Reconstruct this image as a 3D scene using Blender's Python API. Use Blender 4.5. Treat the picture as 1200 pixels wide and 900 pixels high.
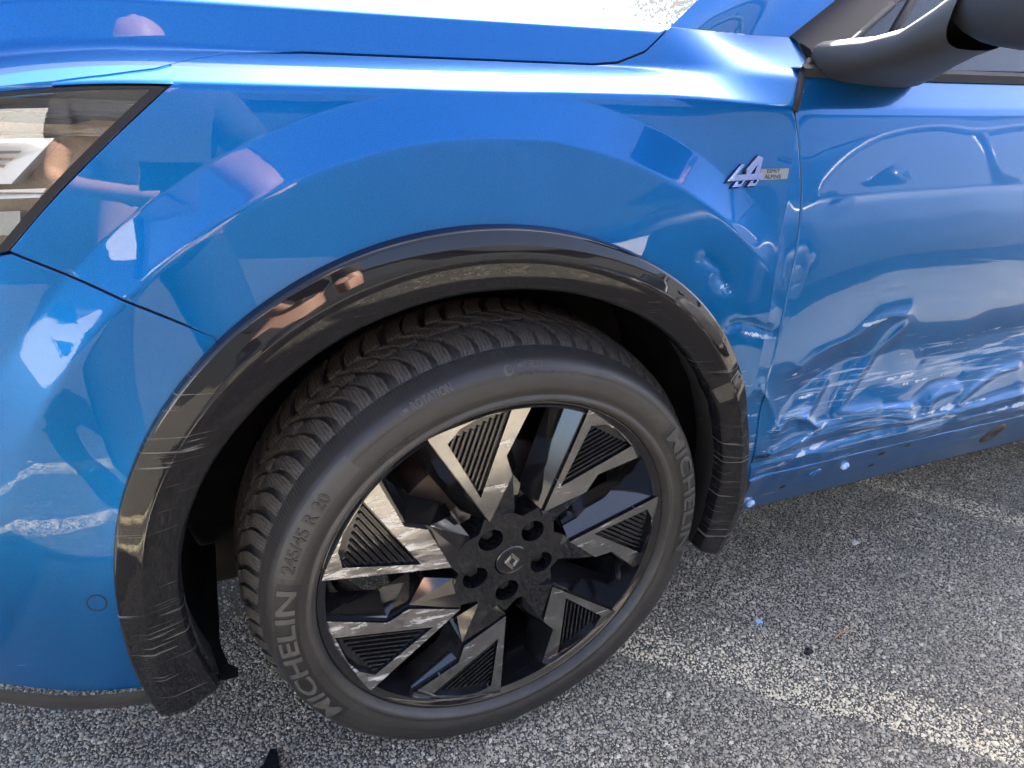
import bpy, bmesh, math, random
import numpy as np
from mathutils import Vector, Matrix, Euler
for o in list(bpy.data.objects): bpy.data.objects.remove(o)
scene = bpy.context.scene
COL = scene.collection
R_ = math.radians
# ------------------------------------------------------------------ camera
CAM = (-0.31986, -0.71465, 1.04363); YAW, PITCH, ROLL = 0.413566, 0.457111, 0.048064
cy, sy, cp, sp = math.cos(YAW), math.sin(YAW), math.cos(PITCH), math.sin(PITCH)
fw = Vector((sy*cp, cy*cp, -sp)); rt = Vector((cy, -sy, 0)); up = rt.cross(fw)
r2 = math.cos(ROLL)*rt + math.sin(ROLL)*up; u2 = -math.sin(ROLL)*rt + math.cos(ROLL)*up
cam_d = bpy.data.cameras.new('camera'); cam = bpy.data.objects.new('camera', cam_d); COL.objects.link(cam)
M = Matrix((r2, u2, -fw)).transposed().to_4x4(); M.translation = Vector(CAM); cam.matrix_world = M
cam_d.sensor_width = 36; cam_d.sensor_fit = 'HORIZONTAL'; cam_d.lens = 798.31/1200*36
cam_d.clip_start = 0.01; cam_d.clip_end = 2000
scene.camera = cam
# ------------------------------------------------------------------ sky, sun, exposure
SUN_EL, SUN_AZ = R_(45), R_(43)          # azimuth from +Y towards +X
w = bpy.data.worlds.new('World'); scene.world = w; w.use_nodes = True
nt = w.node_tree; nt.nodes.clear()
sky = nt.nodes.new('ShaderNodeTexSky'); sky.sky_type = 'NISHITA'; sky.sun_disc = False
sky.sun_elevation = SUN_EL; sky.sun_rotation = SUN_AZ; sky.dust_density = 3.5; sky.air_density = .55; sky.ozone_density = .4
bgn = nt.nodes.new('ShaderNodeBackground'); bgn.inputs[1].default_value = 0.08
wo = nt.nodes.new('ShaderNodeOutputWorld')
nt.links.new(sky.outputs[0], bgn.inputs[0]); nt.links.new(bgn.outputs[0], wo.inputs[0])
sun_d = bpy.data.lights.new('sun', 'SUN'); sun = bpy.data.objects.new('sun', sun_d); COL.objects.link(sun)
sun_d.energy = 5.0; sun_d.angle = R_(0.53); sun_d.color = (1.0, 0.95, 0.86)
sdir = Vector((math.sin(SUN_AZ)*math.cos(SUN_EL), math.cos(SUN_AZ)*math.cos(SUN_EL), math.sin(SUN_EL)))
sun.rotation_euler = sdir.to_track_quat('Z', 'Y').to_euler(); sun.location = sdir*30
scene.view_settings.view_transform = 'Standard'; scene.view_settings.look = 'None'
scene.view_settings.exposure = 4.2; scene.view_settings.gamma = 1.0
scene.view_settings.use_curve_mapping = False
cyc = scene.cycles; cyc.max_bounces = 4; cyc.diffuse_bounces = 2; cyc.glossy_bounces = 3; cyc.transmission_bounces = 4; cyc.transparent_max_bounces = 8
cyc.caustics_reflective = False; cyc.caustics_refractive = False; cyc.use_adaptive_sampling = True; cyc.adaptive_threshold = .035; cyc.sample_clamp_indirect = 6
random.seed(7); rng = np.random.default_rng(7)

# ------------------------------------------------------------------ helpers
class NT:
    def __init__(s, name):
        s.m = bpy.data.materials.new(name); s.m.use_nodes = True; s.t = s.m.node_tree
        s.b = s.t.nodes['Principled BSDF']; s.out = s.t.nodes['Material Output']
    def n(s, typ, **kw):
        nd = s.t.nodes.new('ShaderNode'+typ)
        for k, v in kw.items(): setattr(nd, k, v)
        return nd
    def l(s, a, b): s.t.links.new(a, b)
    def set(s, **kw):
        for k, v in kw.items():
            k = k.replace('_', ' ')
            if isinstance(v, bpy.types.NodeSocket): s.l(v, s.b.inputs[k])
            else:
                if k in ('Base Color', 'Emission Color', 'Coat Tint', 'Specular Tint') and len(v) == 3: v = (*v, 1)
                s.b.inputs[k].default_value = v
    def coord(s, which='Object'): return s.n('TexCoord').outputs[which]
    def mapped(s, scale, which='Object', rot=(0,0,0)):
        mp = s.n('Mapping'); mp.inputs['Scale'].default_value = scale; mp.inputs['Rotation'].default_value = rot
        s.l(s.coord(which), mp.inputs[0]); return mp.outputs[0]
    def noise(s, vec, scale, detail=2, rough=.5, dist=0):
        nd = s.n('TexNoise'); nd.inputs['Scale'].default_value = scale; nd.inputs['Detail'].default_value = detail
        nd.inputs['Roughness'].default_value = rough; nd.inputs['Distortion'].default_value = dist
        s.l(vec, nd.inputs['Vector']); return nd.outputs['Fac']
    def voro(s, vec, scale, feature='F1', out='Distance', rnd=1):
        nd = s.n('TexVoronoi', feature=feature); nd.inputs['Scale'].default_value = scale
        nd.inputs['Randomness'].default_value = rnd
        s.l(vec, nd.inputs['Vector']); return nd.outputs[out]
    def ramp(s, fac, *stops, interp='LINEAR'):
        nd = s.n('ValToRGB'); cr = nd.color_ramp; cr.interpolation = interp
        while len(cr.elements) < len(stops): cr.elements.new(0.5)
        for e, (p, c) in zip(cr.elements, stops):
            e.position = p; e.color = (c, c, c, 1) if not isinstance(c, tuple) else (*c, 1)
        s.l(fac, nd.inputs[0]); return nd.outputs[0]
    def math(s, op, a, b=None, c=None, clamp=False):
        nd = s.n('Math', operation=op, use_clamp=clamp)
        for i, x in enumerate((a, b, c)):
            if x is None: continue
            if isinstance(x, bpy.types.NodeSocket): s.l(x, nd.inputs[i])
            else: nd.inputs[i].default_value = x
        return nd.outputs[0]
    def mix(s, fac, a, b, blend='MIX'):
        nd = s.n('Mix', data_type='RGBA', blend_type=blend)
        for i, x in ((0, fac), (6, a), (7, b)):
            if isinstance(x, bpy.types.NodeSocket): s.l(x, nd.inputs[i])
            else: nd.inputs[i].default_value = x if i == 0 else (*x, 1) if len(x) == 3 else x
        return nd.outputs[2]
    def mixf(s, fac, a, b):
        nd = s.n('Mix', data_type='FLOAT')
        for i, x in ((0, fac), (2, a), (3, b)):
            if isinstance(x, bpy.types.NodeSocket): s.l(x, nd.inputs[i])
            else: nd.inputs[i].default_value = x
        return nd.outputs[0]
    def attr(s, name): return s.n('Attribute', attribute_name=name).outputs['Fac']
    def bump(s, h, strength=.3, dist=.001, normal=None):
        nd = s.n('Bump'); nd.inputs['Strength'].default_value = strength; nd.inputs['Distance'].default_value = dist
        s.l(h, nd.inputs['Height'])
        if normal is not None: s.l(normal, nd.inputs['Normal'])
        return nd.outputs[0]

def obj(name, me, mat=None, parent=None, loc=None):
    o = bpy.data.objects.new(name, me); COL.objects.link(o)
    if mat is not None and me is not None and len(me.materials) == 0: me.materials.append(mat)
    if parent is not None: o.parent = parent
    if loc is not None: o.location = loc
    return o
def empty(name, loc=(0,0,0), label=None, cat=None, group=None):
    o = bpy.data.objects.new(name, None); COL.objects.link(o); o.location = loc; o.empty_display_size = .1
    tag(o, label, cat, group); return o
def tag(o, label=None, cat=None, group=None, kind=None):
    for k, v in (('label', label), ('category', cat), ('group', group), ('kind', kind)):
        if v: o[k] = v
    return o
def mesh(name, V, F, smooth=False):
    me = bpy.data.meshes.new(name); me.from_pydata([tuple(map(float, v)) for v in V], [], [tuple(map(int, f)) for f in F]); me.update()
    if smooth: me.polygons.foreach_set('use_smooth', [True]*len(me.polygons))
    return me
class MB:
    """collects pieces into one mesh"""
    def __init__(s): s.V = []; s.F = []; s.S = []
    def add(s, V, F, smooth=False):
        b = len(s.V); s.V += [tuple(map(float, v)) for v in V]; s.F += [tuple(int(i)+b for i in f) for f in F]; s.S += [smooth]*len(F)
    def grid(s, P, smooth=True, flip=False, closed_u=False):
        nu, nv = P.shape[:2]; V = P.reshape(-1, 3); F = []
        for i in range(nu if closed_u else nu-1):
            i2 = (i+1) % nu
            for j in range(nv-1):
                q = (i*nv+j, i2*nv+j, i2*nv+j+1, i*nv+j+1); F.append(q[::-1] if flip else q)
        s.add(V, F, smooth)
    def box(s, c, size, rot=None):
        x, y, z = (d/2 for d in size)
        V = [Vector(p) for p in ((-x,-y,-z),(x,-y,-z),(x,y,-z),(-x,y,-z),(-x,-y,z),(x,-y,z),(x,y,z),(-x,y,z))]
        if rot is not None:
            m = rot if isinstance(rot, Matrix) else Euler(rot).to_matrix(); V = [m @ v for v in V]
        V = [v + Vector(c) for v in V]
        s.add(V, [(0,3,2,1),(4,5,6,7),(0,1,5,4),(1,2,6,5),(2,3,7,6),(3,0,4,7)])
    def prism(s, poly_top, poly_bot, smooth=False, caps=(True, True)):
        n = len(poly_top); V = list(poly_top)+list(poly_bot)
        F = [(i, (i+1) % n, n+(i+1) % n, n+i) for i in range(n)]
        if caps[0]: F.append(tuple(range(n-1, -1, -1)))
        if caps[1]: F.append(tuple(range(n, 2*n)))
        s.add(V, F, smooth)
    def tube(s, pts, rad, n=8, cap=True):
        pts = [Vector(p) for p in pts]
        if not hasattr(rad, '__len__'): rad = [rad]*len(pts)
        rings = []; prev = None
        for i, p in enumerate(pts):
            t = (pts[min(i+1, len(pts)-1)]-pts[max(i-1, 0)]).normalized()
            a = prev if prev is not None else (Vector((0,0,1)) if abs(t.z) < .9 else Vector((1,0,0)))
            a = (a - t*a.dot(t)).normalized(); prev = a; b = t.cross(a)
            rings.append([p+rad[i]*(math.cos(k*2*math.pi/n)*a+math.sin(k*2*math.pi/n)*b) for k in range(n)])
        V = [v for r in rings for v in r]; F = []
        for i in range(len(pts)-1):
            for k in range(n): F.append((i*n+k, i*n+(k+1) % n, (i+1)*n+(k+1) % n, (i+1)*n+k))
        if cap: F.append(tuple(range(n-1, -1, -1))); F.append(tuple((len(pts)-1)*n+k for k in range(n)))
        s.add(V, F, True)
    def build(s, name, mat=None, parent=None, fix=True, loc=None):
        me = mesh(name, s.V, s.F); me.polygons.foreach_set('use_smooth', s.S)
        if fix:
            bm = bmesh.new(); bm.from_mesh(me); bmesh.ops.recalc_face_normals(bm, faces=bm.faces); bm.to_mesh(me); bm.free()
        return obj(name, me, mat, parent, loc)
def spline(pts, n):
    """Catmull-Rom through pts, n samples by arc length"""
    P = np.array(pts, float)
    if len(P) == 2: return P[0]+(P[1]-P[0])*np.linspace(0, 1, n)[:, None]
    E = np.vstack([2*P[0]-P[1], P, 2*P[-1]-P[-2]]); out = []
    for i in range(1, len(E)-2):
        t = np.linspace(0, 1, 24, endpoint=False)[:, None]; a, b, c, d = E[i-1], E[i], E[i+1], E[i+2]
        out.append(.5*(2*b+(c-a)*t+(2*a-5*b+4*c-d)*t**2+(3*b-a-3*c+d)*t**3))
    D = np.vstack(out+[P[-1:]]); L = np.r_[0, np.cumsum(np.linalg.norm(np.diff(D, axis=0), axis=1))]
    q = np.linspace(0, L[-1], n); return np.stack([np.interp(q, L, D[:, k]) for k in range(D.shape[1])], 1)
def sstep(a, b, x):
    t = np.clip((np.asarray(x, float)-a)/(b-a), 0, 1); return t*t*(3-2*t)
# ------------------------------------------------------------------ the car's outer skin as one continuous surface
# s runs along the body side (s = x on the flat flank), w runs up the section (w = z below the shoulder crease)
_d = np.linspace(0, 1.6, 1601)
_phi = 1.40*sstep(0.0, 0.72, _d)+0.17*sstep(.72, 1.3, _d)
_px = -0.40-np.r_[0, np.cumsum(np.cos((_phi[1:]+_phi[:-1])/2))*.001]
_py = np.r_[0, np.cumsum(np.sin((_phi[1:]+_phi[:-1])/2))*.001]
ACX, ACZ = -0.0317, 0.3742            # wheel arch centre
WB = 2.667
def vnoise(x, y, seed=0):
    xi = np.floor(x).astype(np.int64); yi = np.floor(y).astype(np.int64); fx = x-xi; fy = y-yi
    fx = fx*fx*fx*(fx*(fx*6-15)+10); fy = fy*fy*fy*(fy*(fy*6-15)+10)
    def h(a, b):
        v = np.sin(a*127.1+b*311.7+seed*74.7)*43758.5453; return v-np.floor(v)
    return (h(xi, yi)*(1-fx)+h(xi+1, yi)*fx)*(1-fy)+(h(xi, yi+1)*(1-fx)+h(xi+1, yi+1)*fx)*fy*1.0-0.5
def gauss(x, c, wd): return np.exp(-((x-c)/wd)**2)
def seg_d(s, z, p, q):
    p = np.array(p); q = np.array(q); v = q-p; t = np.clip(((s-p[0])*v[0]+(z-p[1])*v[1])/(v@v), 0, 1)
    return np.hypot(s-p[0]-t*v[0], z-p[1]-t*v[1]), t
def crease(d, w): return np.exp(-np.sqrt(d*d+3e-6)/w)
FOLDS = [([(.491, .617), (.526, .636), (.594, .651), (.643, .678), (.702, .678)], -.0060, .013), ([(.707, .656), (.668, .606), (.633, .554), (.605, .523), (.622, .507), (.70, .502), (.788, .491)], -.0070, .012),
         ([(.529, .513), (.543, .53), (.569, .572)], -.0045, .009), ([(.529, .513), (.575, .489), (.642, .493), (.726, .486), (.797, .47)], -.0055, .009), ([(.472, .503), (.499, .522), (.536, .511), (.57, .485)], -.0045, .008),
         ([(.843, .477), (.847, .494), (.883, .505), (.918, .504)], -.0045, .008), ([(.72, .504), (.795, .502), (.842, .524), (.909, .526)], .0040, .010), ([(.411, .59), (.447, .55), (.472, .503)], -.0050, .008),
         ([(.927, .484), (.965, .505), (1.017, .524), (1.074, .531)], -.0050, .010), ([(.472, .458), (.552, .471), (.647, .479), (.779, .461), (.916, .459), (1.104, .471)], -.0080, .010), ([(.44, .44), (.55, .445), (.70, .452), (.9, .446)], .0075, .010),
         ([(.335, .702), (.355, .704), (.389, .692), (.412, .685)], .0048, .006), ([(.355, .708), (.373, .715), (.403, .72)], -.0018, .007), ([(.275, .802), (.296, .788), (.314, .768)], .0030, .013), ([(.302, .772), (.318, .756)], .0022, .005),
         ([(.50, .56), (.60, .60), (.70, .60)], .0050, .030), ([(.80, .58), (.95, .575), (1.1, .60)], .0050, .035)]
def poly_d(s, z, pts):
    m = None
    for p, q in zip(pts[:-1], pts[1:]):
        d, t = seg_d(s, z, p, q); m = d if m is None else np.minimum(m, d)
    return m
_FD = [(spline(p, 9) if len(p) > 2 else np.array(p), a_, w_) for p, a_, w_ in FOLDS]
def dents(s, z):
    s, z = np.broadcast_arrays(np.asarray(s, float), np.asarray(z, float)); o = np.zeros(s.shape)
    o += .0020*np.exp(-((s-.045)/.03)**2)*sstep(.82, .9, z)*(1-sstep(.93, .97, z))+.0006*vnoise(s*9, z*9, 8)
    k = (s > .20) & (s < 1.5) & (z > .27) & (z < .995)
    if k.any(): o[k] += crash(s[k], z[k])
    return o
def crash(s, z):
    o = np.zeros_like(s)
    # crushed lower door and sill
    m = sstep(.30, .46, s)*(1-sstep(1.15, 1.45, s))*(1-sstep(.60, .72, z)); m2 = m*sstep(.28, .40, z)
    o += .016*m2*np.exp(-((z-.555)/.09)**2)*sstep(.42, .60, s)
    for pts, amp, wd in _FD:
        k = (s > pts[:, 0].min()-5*wd) & (s < pts[:, 0].max()+5*wd) & (z > pts[:, 1].min()-5*wd) & (z < pts[:, 1].max()+5*wd)
        if k.any(): o[k] += amp*crease(poly_d(s[k], z[k], pts), wd)
    n1 = vnoise(s*5+vnoise(s*6, z*6, 3)*1.2, z*11+.6*vnoise(s*5, z*5, 9), 1); n3 = vnoise(s*23+z*9, z*31, 5)
    o += m2*(.007*n1+.0035*np.sqrt(n3*n3+1.5e-4)*(1-sstep(.45, .52, z)))
    # tall vertical buckle in front of the door gap
    o -= .0016*crease(s-.398-.05*np.maximum(z-.80, 0), .011)*sstep(.42, .6, z)*(1-sstep(.93, 1.0, z))
    return o
def side_off(s, z):
    o = .28*np.maximum(z-.62, 0)**2+.25*np.maximum(.52-z, 0)**2
    rho = np.hypot(s-ACX, z-ACZ); x = rho-.580
    sp = .0016*np.log1p(np.exp(np.clip(x/.0016, -30, 30)))
    fade = sstep(.50, .72, z)*(1-sstep(.26, .46, s))
    o = o+.022*(1-np.exp(-sp/.075))*fade
    o = o+.30*np.maximum(.58-rho, 0)*np.clip(.30-(.58-rho), 0, .3)*fade*.35
    o = o+.012*gauss(z, .66, .12)*sstep(.38, .7, s)             # hollow of the door skin
    o = o+.35*np.maximum(.435-z, 0)*sstep(.40, .5, s)            # sill turns under
    o = o+.10*np.maximum(s-3.0, 0)**2
    return o+dents(s, z)
LSH, LFL = .076, .066
def zc_(s): return 1.001-.5*np.maximum(-.36-s, 0)**2-.012*sstep(.2, .42, s)+.02*sstep(.5, 2.5, s)
def zg_(s): return zc_(s)+.029+.010*sstep(.2, .42, s)
def yg_(s): return .107-.042*sstep(.22, .425, s)
def yk_(s): return .119+.036*sstep(.20, .42, s)
def zk_(s): return zc_(s)+.0765+.010*sstep(.2, .42, s)
def raw(s, w):
    s, w = np.broadcast_arrays(np.asarray(s, float), np.asarray(w, float))
    zc = zc_(s); yc = side_off(s, zc)
    t1 = np.clip((w-zc)/LSH, 0, 1); t2 = np.clip((w-zc-LSH)/LFL, 0, 1)
    lo = w <= zc
    o = np.where(lo, side_off(s, np.minimum(w, zc)), yc+(yg_(s)-yc)*t1+(yk_(s)-yg_(s))*t2)
    z = np.where(lo, w, zc+(zg_(s)-zc)*t1+(zk_(s)-zg_(s))*t2)
    return o, z
def section(s, w):
    s, w = np.broadcast_arrays(np.asarray(s, float), np.asarray(w, float))
    o, z = raw(s, w)
    for c, dl in ((zc_(s), .006), (zc_(s)+LSH, .004)):
        t = (w-c+dl)/(2*dl); m = (t > 0) & (t < 1)
        if not np.any(m): continue
        sm, cm, tm = (np.broadcast_to(q, m.shape)[m] for q in (s, c, t))
        a = raw(sm, cm-dl); b = raw(sm, cm); e = raw(sm, cm+dl); o = np.array(o); z = np.array(z)
        o[m] = (1-tm)**2*a[0]+2*tm*(1-tm)*b[0]+tm*tm*e[0]; z[m] = (1-tm)**2*a[1]+2*tm*(1-tm)*b[1]+tm*tm*e[1]
    return o, z
def SURF(s, w, h=0.0):
    """h: height outwards (towards the viewer) above the skin"""
    s = np.asarray(s, float); w = np.asarray(w, float)
    o, z = section(s, w); d = np.maximum(-.40-s, 0)
    ph = np.interp(d, _d, _phi); x = np.where(s >= -.40, s, np.interp(d, _d, _px)); y = np.interp(d, _d, _py)
    P = np.stack([x+np.sin(ph)*o, y+np.cos(ph)*o, z], -1)
    if np.any(np.asarray(h) != 0):
        P = P+NRM(s, w)*np.asarray(h)[..., None]
    return P
def NRM(s, w):
    e = .0015; a = SURF(s+e, w)-SURF(s-e, w); b = SURF(s, w+e)-SURF(s, w-e)
    n = np.cross(a, b); return n/np.maximum(np.linalg.norm(n, axis=-1, keepdims=True), 1e-9)
def WG(s): return zc_(np.asarray(s, float))+LSH
def WK(s): return zc_(np.asarray(s, float))+LSH+LFL
# ------------------------------------------------------------------ materials
def m_paint(name='metallic_blue_paint', base=(.0, .081, .250), scuffed=False):
    t = NT(name); pos = t.coord()
    flake = t.ramp(t.noise(pos, 2100, 0), (.25, .70), (.75, 1.30))
    col = t.mix(1, base, flake, 'MULTIPLY')
    peel = t.bump(t.noise(pos, 210, 0), .012, .0004)
    if not scuffed:
        t.set(Base_Color=col, Metallic=.62, Roughness=.32, Coat_Weight=1.0, Coat_Roughness=.004, Coat_IOR=1.36, Specular_IOR_Level=.08, Coat_Normal=peel); return t.m
    # scuffs: long streaks along the car where the wear attribute is set
    wr = t.attr('wear')
    mp = t.n('Mapping'); mp.inputs['Scale'].default_value = (7, 1, 150); mp.inputs['Rotation'].default_value = (0, R_(-1.5), 0); t.l(pos, mp.inputs[0])
    st = t.noise(mp.outputs[0], 1, 4, .62, .6)
    blot = t.noise(t.mapped((8, 8, 18)), 1, 2, .6)
    thr = t.math('SUBTRACT', .84, t.math('MULTIPLY', wr, .33))
    thr = t.math('ADD', thr, t.math('MULTIPLY', t.math('SUBTRACT', .5, blot), .55))
    sc = t.math('MULTIPLY', t.math('SUBTRACT', st, thr), 12, clamp=True)
    sc = t.math('MULTIPLY', sc, t.math('MULTIPLY', wr, 4, clamp=True), clamp=True)
    gs = t.attr('gouge'); gn = t.noise(pos, 170, 3, .6)
    ge = t.math('MULTIPLY', t.math('SUBTRACT', t.math('ADD', gs, t.math('MULTIPLY', gn, .6)), .8), 8, clamp=True)
    sc2 = t.math('MAXIMUM', t.math('MULTIPLY', sc, .42), t.math('MULTIPLY', ge, .85))
    scol = t.mix(gn, (.22, .32, .44), (.58, .60, .62))
    t.set(Base_Color=t.mix(sc2, col, scol), Metallic=t.mixf(sc2, .62, .1), Roughness=t.mixf(sc2, .34, .6),
          Coat_Weight=t.math('SUBTRACT', 1.0, t.math('MULTIPLY', sc2, .9)), Coat_Roughness=t.math('MULTIPLY', t.math('ADD', wr, .06), .05), Coat_IOR=1.36, Specular_IOR_Level=.08, Coat_Normal=peel)
    return t.m
def m_gloss_black(name, wear_scale=1.0):
    t = NT(name); pos = t.coord(); wr = t.attr('wear')
    blot = t.noise(t.mapped((8, 8, 8)), 1, 2)
    mp = t.n('Mapping'); mp.inputs['Scale'].default_value = (7, 1, 260); mp.inputs['Rotation'].default_value = (0, R_(4), 0); t.l(pos, mp.inputs[0])
    st = t.noise(mp.outputs[0], 1, 4, .62, .8)
    th = t.math('ADD', t.math('SUBTRACT', .80, t.math('MULTIPLY', wr, .22)), t.math('MULTIPLY', t.math('SUBTRACT', .5, blot), .4))
    sc = t.math('MULTIPLY', t.math('SUBTRACT', st, th), 10, clamp=True)
    sc = t.math('MULTIPLY', sc, t.math('MULTIPLY', wr, 3, clamp=True), clamp=True)
    t.set(Base_Color=t.mix(t.math('MAXIMUM', t.math('MULTIPLY', sc, .30), .010*wear_scale), (.004, .004, .005), (.42, .41, .38)),
          Roughness=t.mixf(sc, t.math('ADD', .015 if wear_scale == 1 else .05, t.math('MULTIPLY', wr, .03)), .5), IOR=1.42 if wear_scale == 1 else 1.62)
    return t.m
def m_plain(name, col, rough=.5, metal=0, spec=.5, nscale=None, namp=.25, bump=0, bscale=200, coat=0):
    t = NT(name); c = col
    if nscale:
        f = t.noise(t.coord(), nscale, 4, .6)
        c = t.mix(f, tuple(x*(1-namp) for x in col), tuple(min(1, x*(1+namp)) for x in col))
    t.set(Base_Color=c, Roughness=rough, Metallic=metal, Specular_IOR_Level=spec, Coat_Weight=coat)
    if bump: t.l(t.bump(t.noise(t.coord(), bscale, 4, .6), bump, .001), t.b.inputs['Normal'])
    return t.m
def m_glass(name, tint=(.55, .62, .58), rough=0.0):
    t = NT(name); t.t.nodes.remove(t.b)
    tr = t.n('BsdfTransparent'); tr.inputs[0].default_value = (*tint, 1)
    gl = t.n('BsdfGlossy'); gl.inputs['Roughness'].default_value = rough
    fr = t.n('Fresnel'); fr.inputs[0].default_value = 1.52
    dust = t.n('BsdfDiffuse'); dust.inputs[0].default_value = (.5, .5, .46, 1)
    d = t.math('MULTIPLY', t.noise(t.coord(), 40, 6, .7), .09)
    m0 = t.n('MixShader'); t.l(d, m0.inputs[0]); t.l(tr.outputs[0], m0.inputs[1]); t.l(dust.outputs[0], m0.inputs[2])
    mx = t.n('MixShader'); t.l(fr.outputs[0], mx.inputs[0]); t.l(m0.outputs[0], mx.inputs[1]); t.l(gl.outputs[0], mx.inputs[2])
    t.l(mx.outputs[0], t.out.inputs[0]); return t.m
def m_rubber():
    t = NT('tyre_rubber'); pos = t.coord()
    sx = t.n('SeparateXYZ'); t.l(pos, sx.inputs[0])
    ang = t.math('ARCTAN2', sx.outputs[2], sx.outputs[0])
    rad = t.math('SQRT', t.math('ADD', t.math('POWER', sx.outputs[0], 2), t.math('POWER', sx.outputs[2], 2)))
    rib = t.math('SINE', t.math('MULTIPLY', ang, 420))
    band = t.math('MULTIPLY', t.math('MULTIPLY', t.math('GREATER_THAN', rad, .3405), t.math('LESS_THAN', rad, .3515)), rib)
    rings = t.math('SINE', t.math('MULTIPLY', rad, 900))
    dirt = t.noise(pos, 16, 4, .65); dirt2 = t.noise(pos, 150, 1)
    scuff = t.math('MULTIPLY', t.math('SUBTRACT', t.noise(t.mapped((22, 22, 60)), 1, 4, .7), .58), 3, clamp=True)
    edge = t.ramp(rad, (.3385, 0.0), (.3428, 1.0), (.3446, .2), (.40, .4))
    bead = t.ramp(rad, (.272, .9), (.2885, .7), (.2905, .0))
    f = t.math('ADD', t.math('MULTIPLY', dirt, .5), t.math('ADD', t.math('MULTIPLY', t.math('ADD', scuff, t.math('MULTIPLY', bead, dirt)), .6), t.math('MULTIPLY', edge, .55)))
    t.set(Base_Color=t.mix(f, (.006, .006, .006), (.050, .045, .038)), Roughness=t.mixf(dirt2, .42, .6), Specular_IOR_Level=.5)
    h = t.math('ADD', t.math('MULTIPLY', band, .8), t.math('ADD', t.math('MULTIPLY', dirt2, .5), t.math('MULTIPLY', rings, .06)))
    t.l(t.bump(h, .5, .0006), t.b.inputs['Normal']); return t.m
def m_tread():
    t = NT('tread_rubber'); pos = t.coord()
    wv = t.n('TexWave', wave_type='BANDS', bands_direction='X'); wv.inputs['Scale'].default_value = 60; wv.inputs['Distortion'].default_value = 3.5
    wv.inputs['Detail'].default_value = 1; wv.inputs['Detail Scale'].default_value = 3
    t.l(t.mapped((1, 1, 1)), wv.inputs['Vector'])
    sipe = t.ramp(wv.outputs['Fac'], (.0, 0.0), (.22, 1.0))
    f = t.math('MULTIPLY', t.noise(pos, 30, 5, .65), sipe)
    t.set(Base_Color=t.mix(f, (.012, .012, .012), (.100, .084, .064)), Roughness=.62, Specular_IOR_Level=.35)
    t.l(t.bump(sipe, .6, .0015), t.b.inputs['Normal']); return t.m
def m_machined(name='machined_aluminium', th=.565):
    t = NT(name); pos = t.coord()
    wig = t.noise(t.mapped((14, 14, 70), rot=(0, .6, 0)), 1, 5, .68, .5)
    sc = t.math('MULTIPLY', t.math('SUBTRACT', wig, th), 5, clamp=True)
    fine = t.math('MULTIPLY', t.math('SUBTRACT', t.noise(t.mapped((30, 30, 420), rot=(0, -.5, 0)), 1, 3, .6), .62), 6, clamp=True)
    sc = t.math('MAXIMUM', sc, t.math('MULTIPLY', fine, .5)); st = t.noise(pos, 24, 3)
    t.set(Base_Color=t.mix(sc, t.mix(st, (.19, .184, .175), (.42, .41, .39)), (.70, .69, .67)), Metallic=t.mixf(sc, .95, .45),
          Roughness=t.mixf(sc, t.mixf(st, .06, .20), .5))
    t.l(t.bump(t.math('ADD', st, t.math('MULTIPLY', sc, -.6)), .10, .003), t.b.inputs['Normal'])
    return t.m
def m_asphalt():
    t = NT('worn_asphalt'); pos = t.coord()
    d1 = t.n('TexVoronoi'); d1.inputs['Scale'].default_value = 165; t.l(pos, d1.inputs['Vector'])
    s1 = t.n('SeparateColor'); t.l(d1.outputs['Color'], s1.inputs[0])
    n2 = t.noise(pos, 330, 2, .6)
    big = t.math('MULTIPLY', t.math('GREATER_THAN', s1.outputs[0], .30), t.math('SUBTRACT', 1.0, t.math('MULTIPLY', d1.outputs['Distance'], 1.55), clamp=True))
    col = t.mix(s1.outputs[1], (.13, .118, .10), (.47, .425, .35))
    col = t.mix(t.math('GREATER_THAN', s1.outputs[2], .90), col, (.74, .67, .54))
    base = t.mix(t.ramp(n2, (.42, 0.0), (.62, 1.0)), (.08, .073, .062), (.24, .213, .170))
    base = t.mix(t.ramp(big, (.12, 0.0), (.38, 1.0)), base, col)
    patch = t.noise(pos, 3.2, 4, .6)
    base = t.mix(1, base, t.ramp(patch, (.3, .40), (.7, .56)), 'MULTIPLY')
    t.set(Base_Color=base, Roughness=.82, Specular_IOR_Level=.3)
    h = t.math('ADD', big, t.math('MULTIPLY', n2, .5))
    t.l(t.bump(h, 1.0, .004), t.b.inputs['Normal'])
    return t
MAT = {}
MAT['paint'] = m_paint(); MAT['scuffed'] = m_paint('scuffed_blue_paint', scuffed=True)
MAT['flare'] = m_gloss_black('gloss_black_trim')
MAT['gloss'] = m_gloss_black('gloss_black_wheel', .6)
MAT['plastic'] = m_plain('dark_grained_plastic', (.022, .022, .022), .62, spec=.35, nscale=30, namp=.5, bump=.25, bscale=420)
MAT['liner'] = m_plain('dusty_felt_liner', (.012, .0115, .011), .9, spec=.12, nscale=28, namp=.8, bump=.4, bscale=400)
MAT['seal'] = m_plain('black_rubber_seal', (.008, .008, .009), .7, spec=.3)
MAT['rubber'] = m_rubber(); MAT['tread'] = m_tread(); MAT['machined'] = m_machined(); MAT['rim_edge'] = m_plain('dull_rim_edge', (.22, .21, .20), .32, .9, nscale=60, namp=.5); MAT['scraped'] = m_machined('scraped_aluminium', .475)
MAT['glass'] = m_glass('tinted_side_glass', (.50, .60, .56)); MAT['lens'] = m_glass('clear_headlight_lens', (.86, .86, .84))
MAT['chrome'] = m_plain('chrome', (.62, .62, .62), .08, 1.0)
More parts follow.
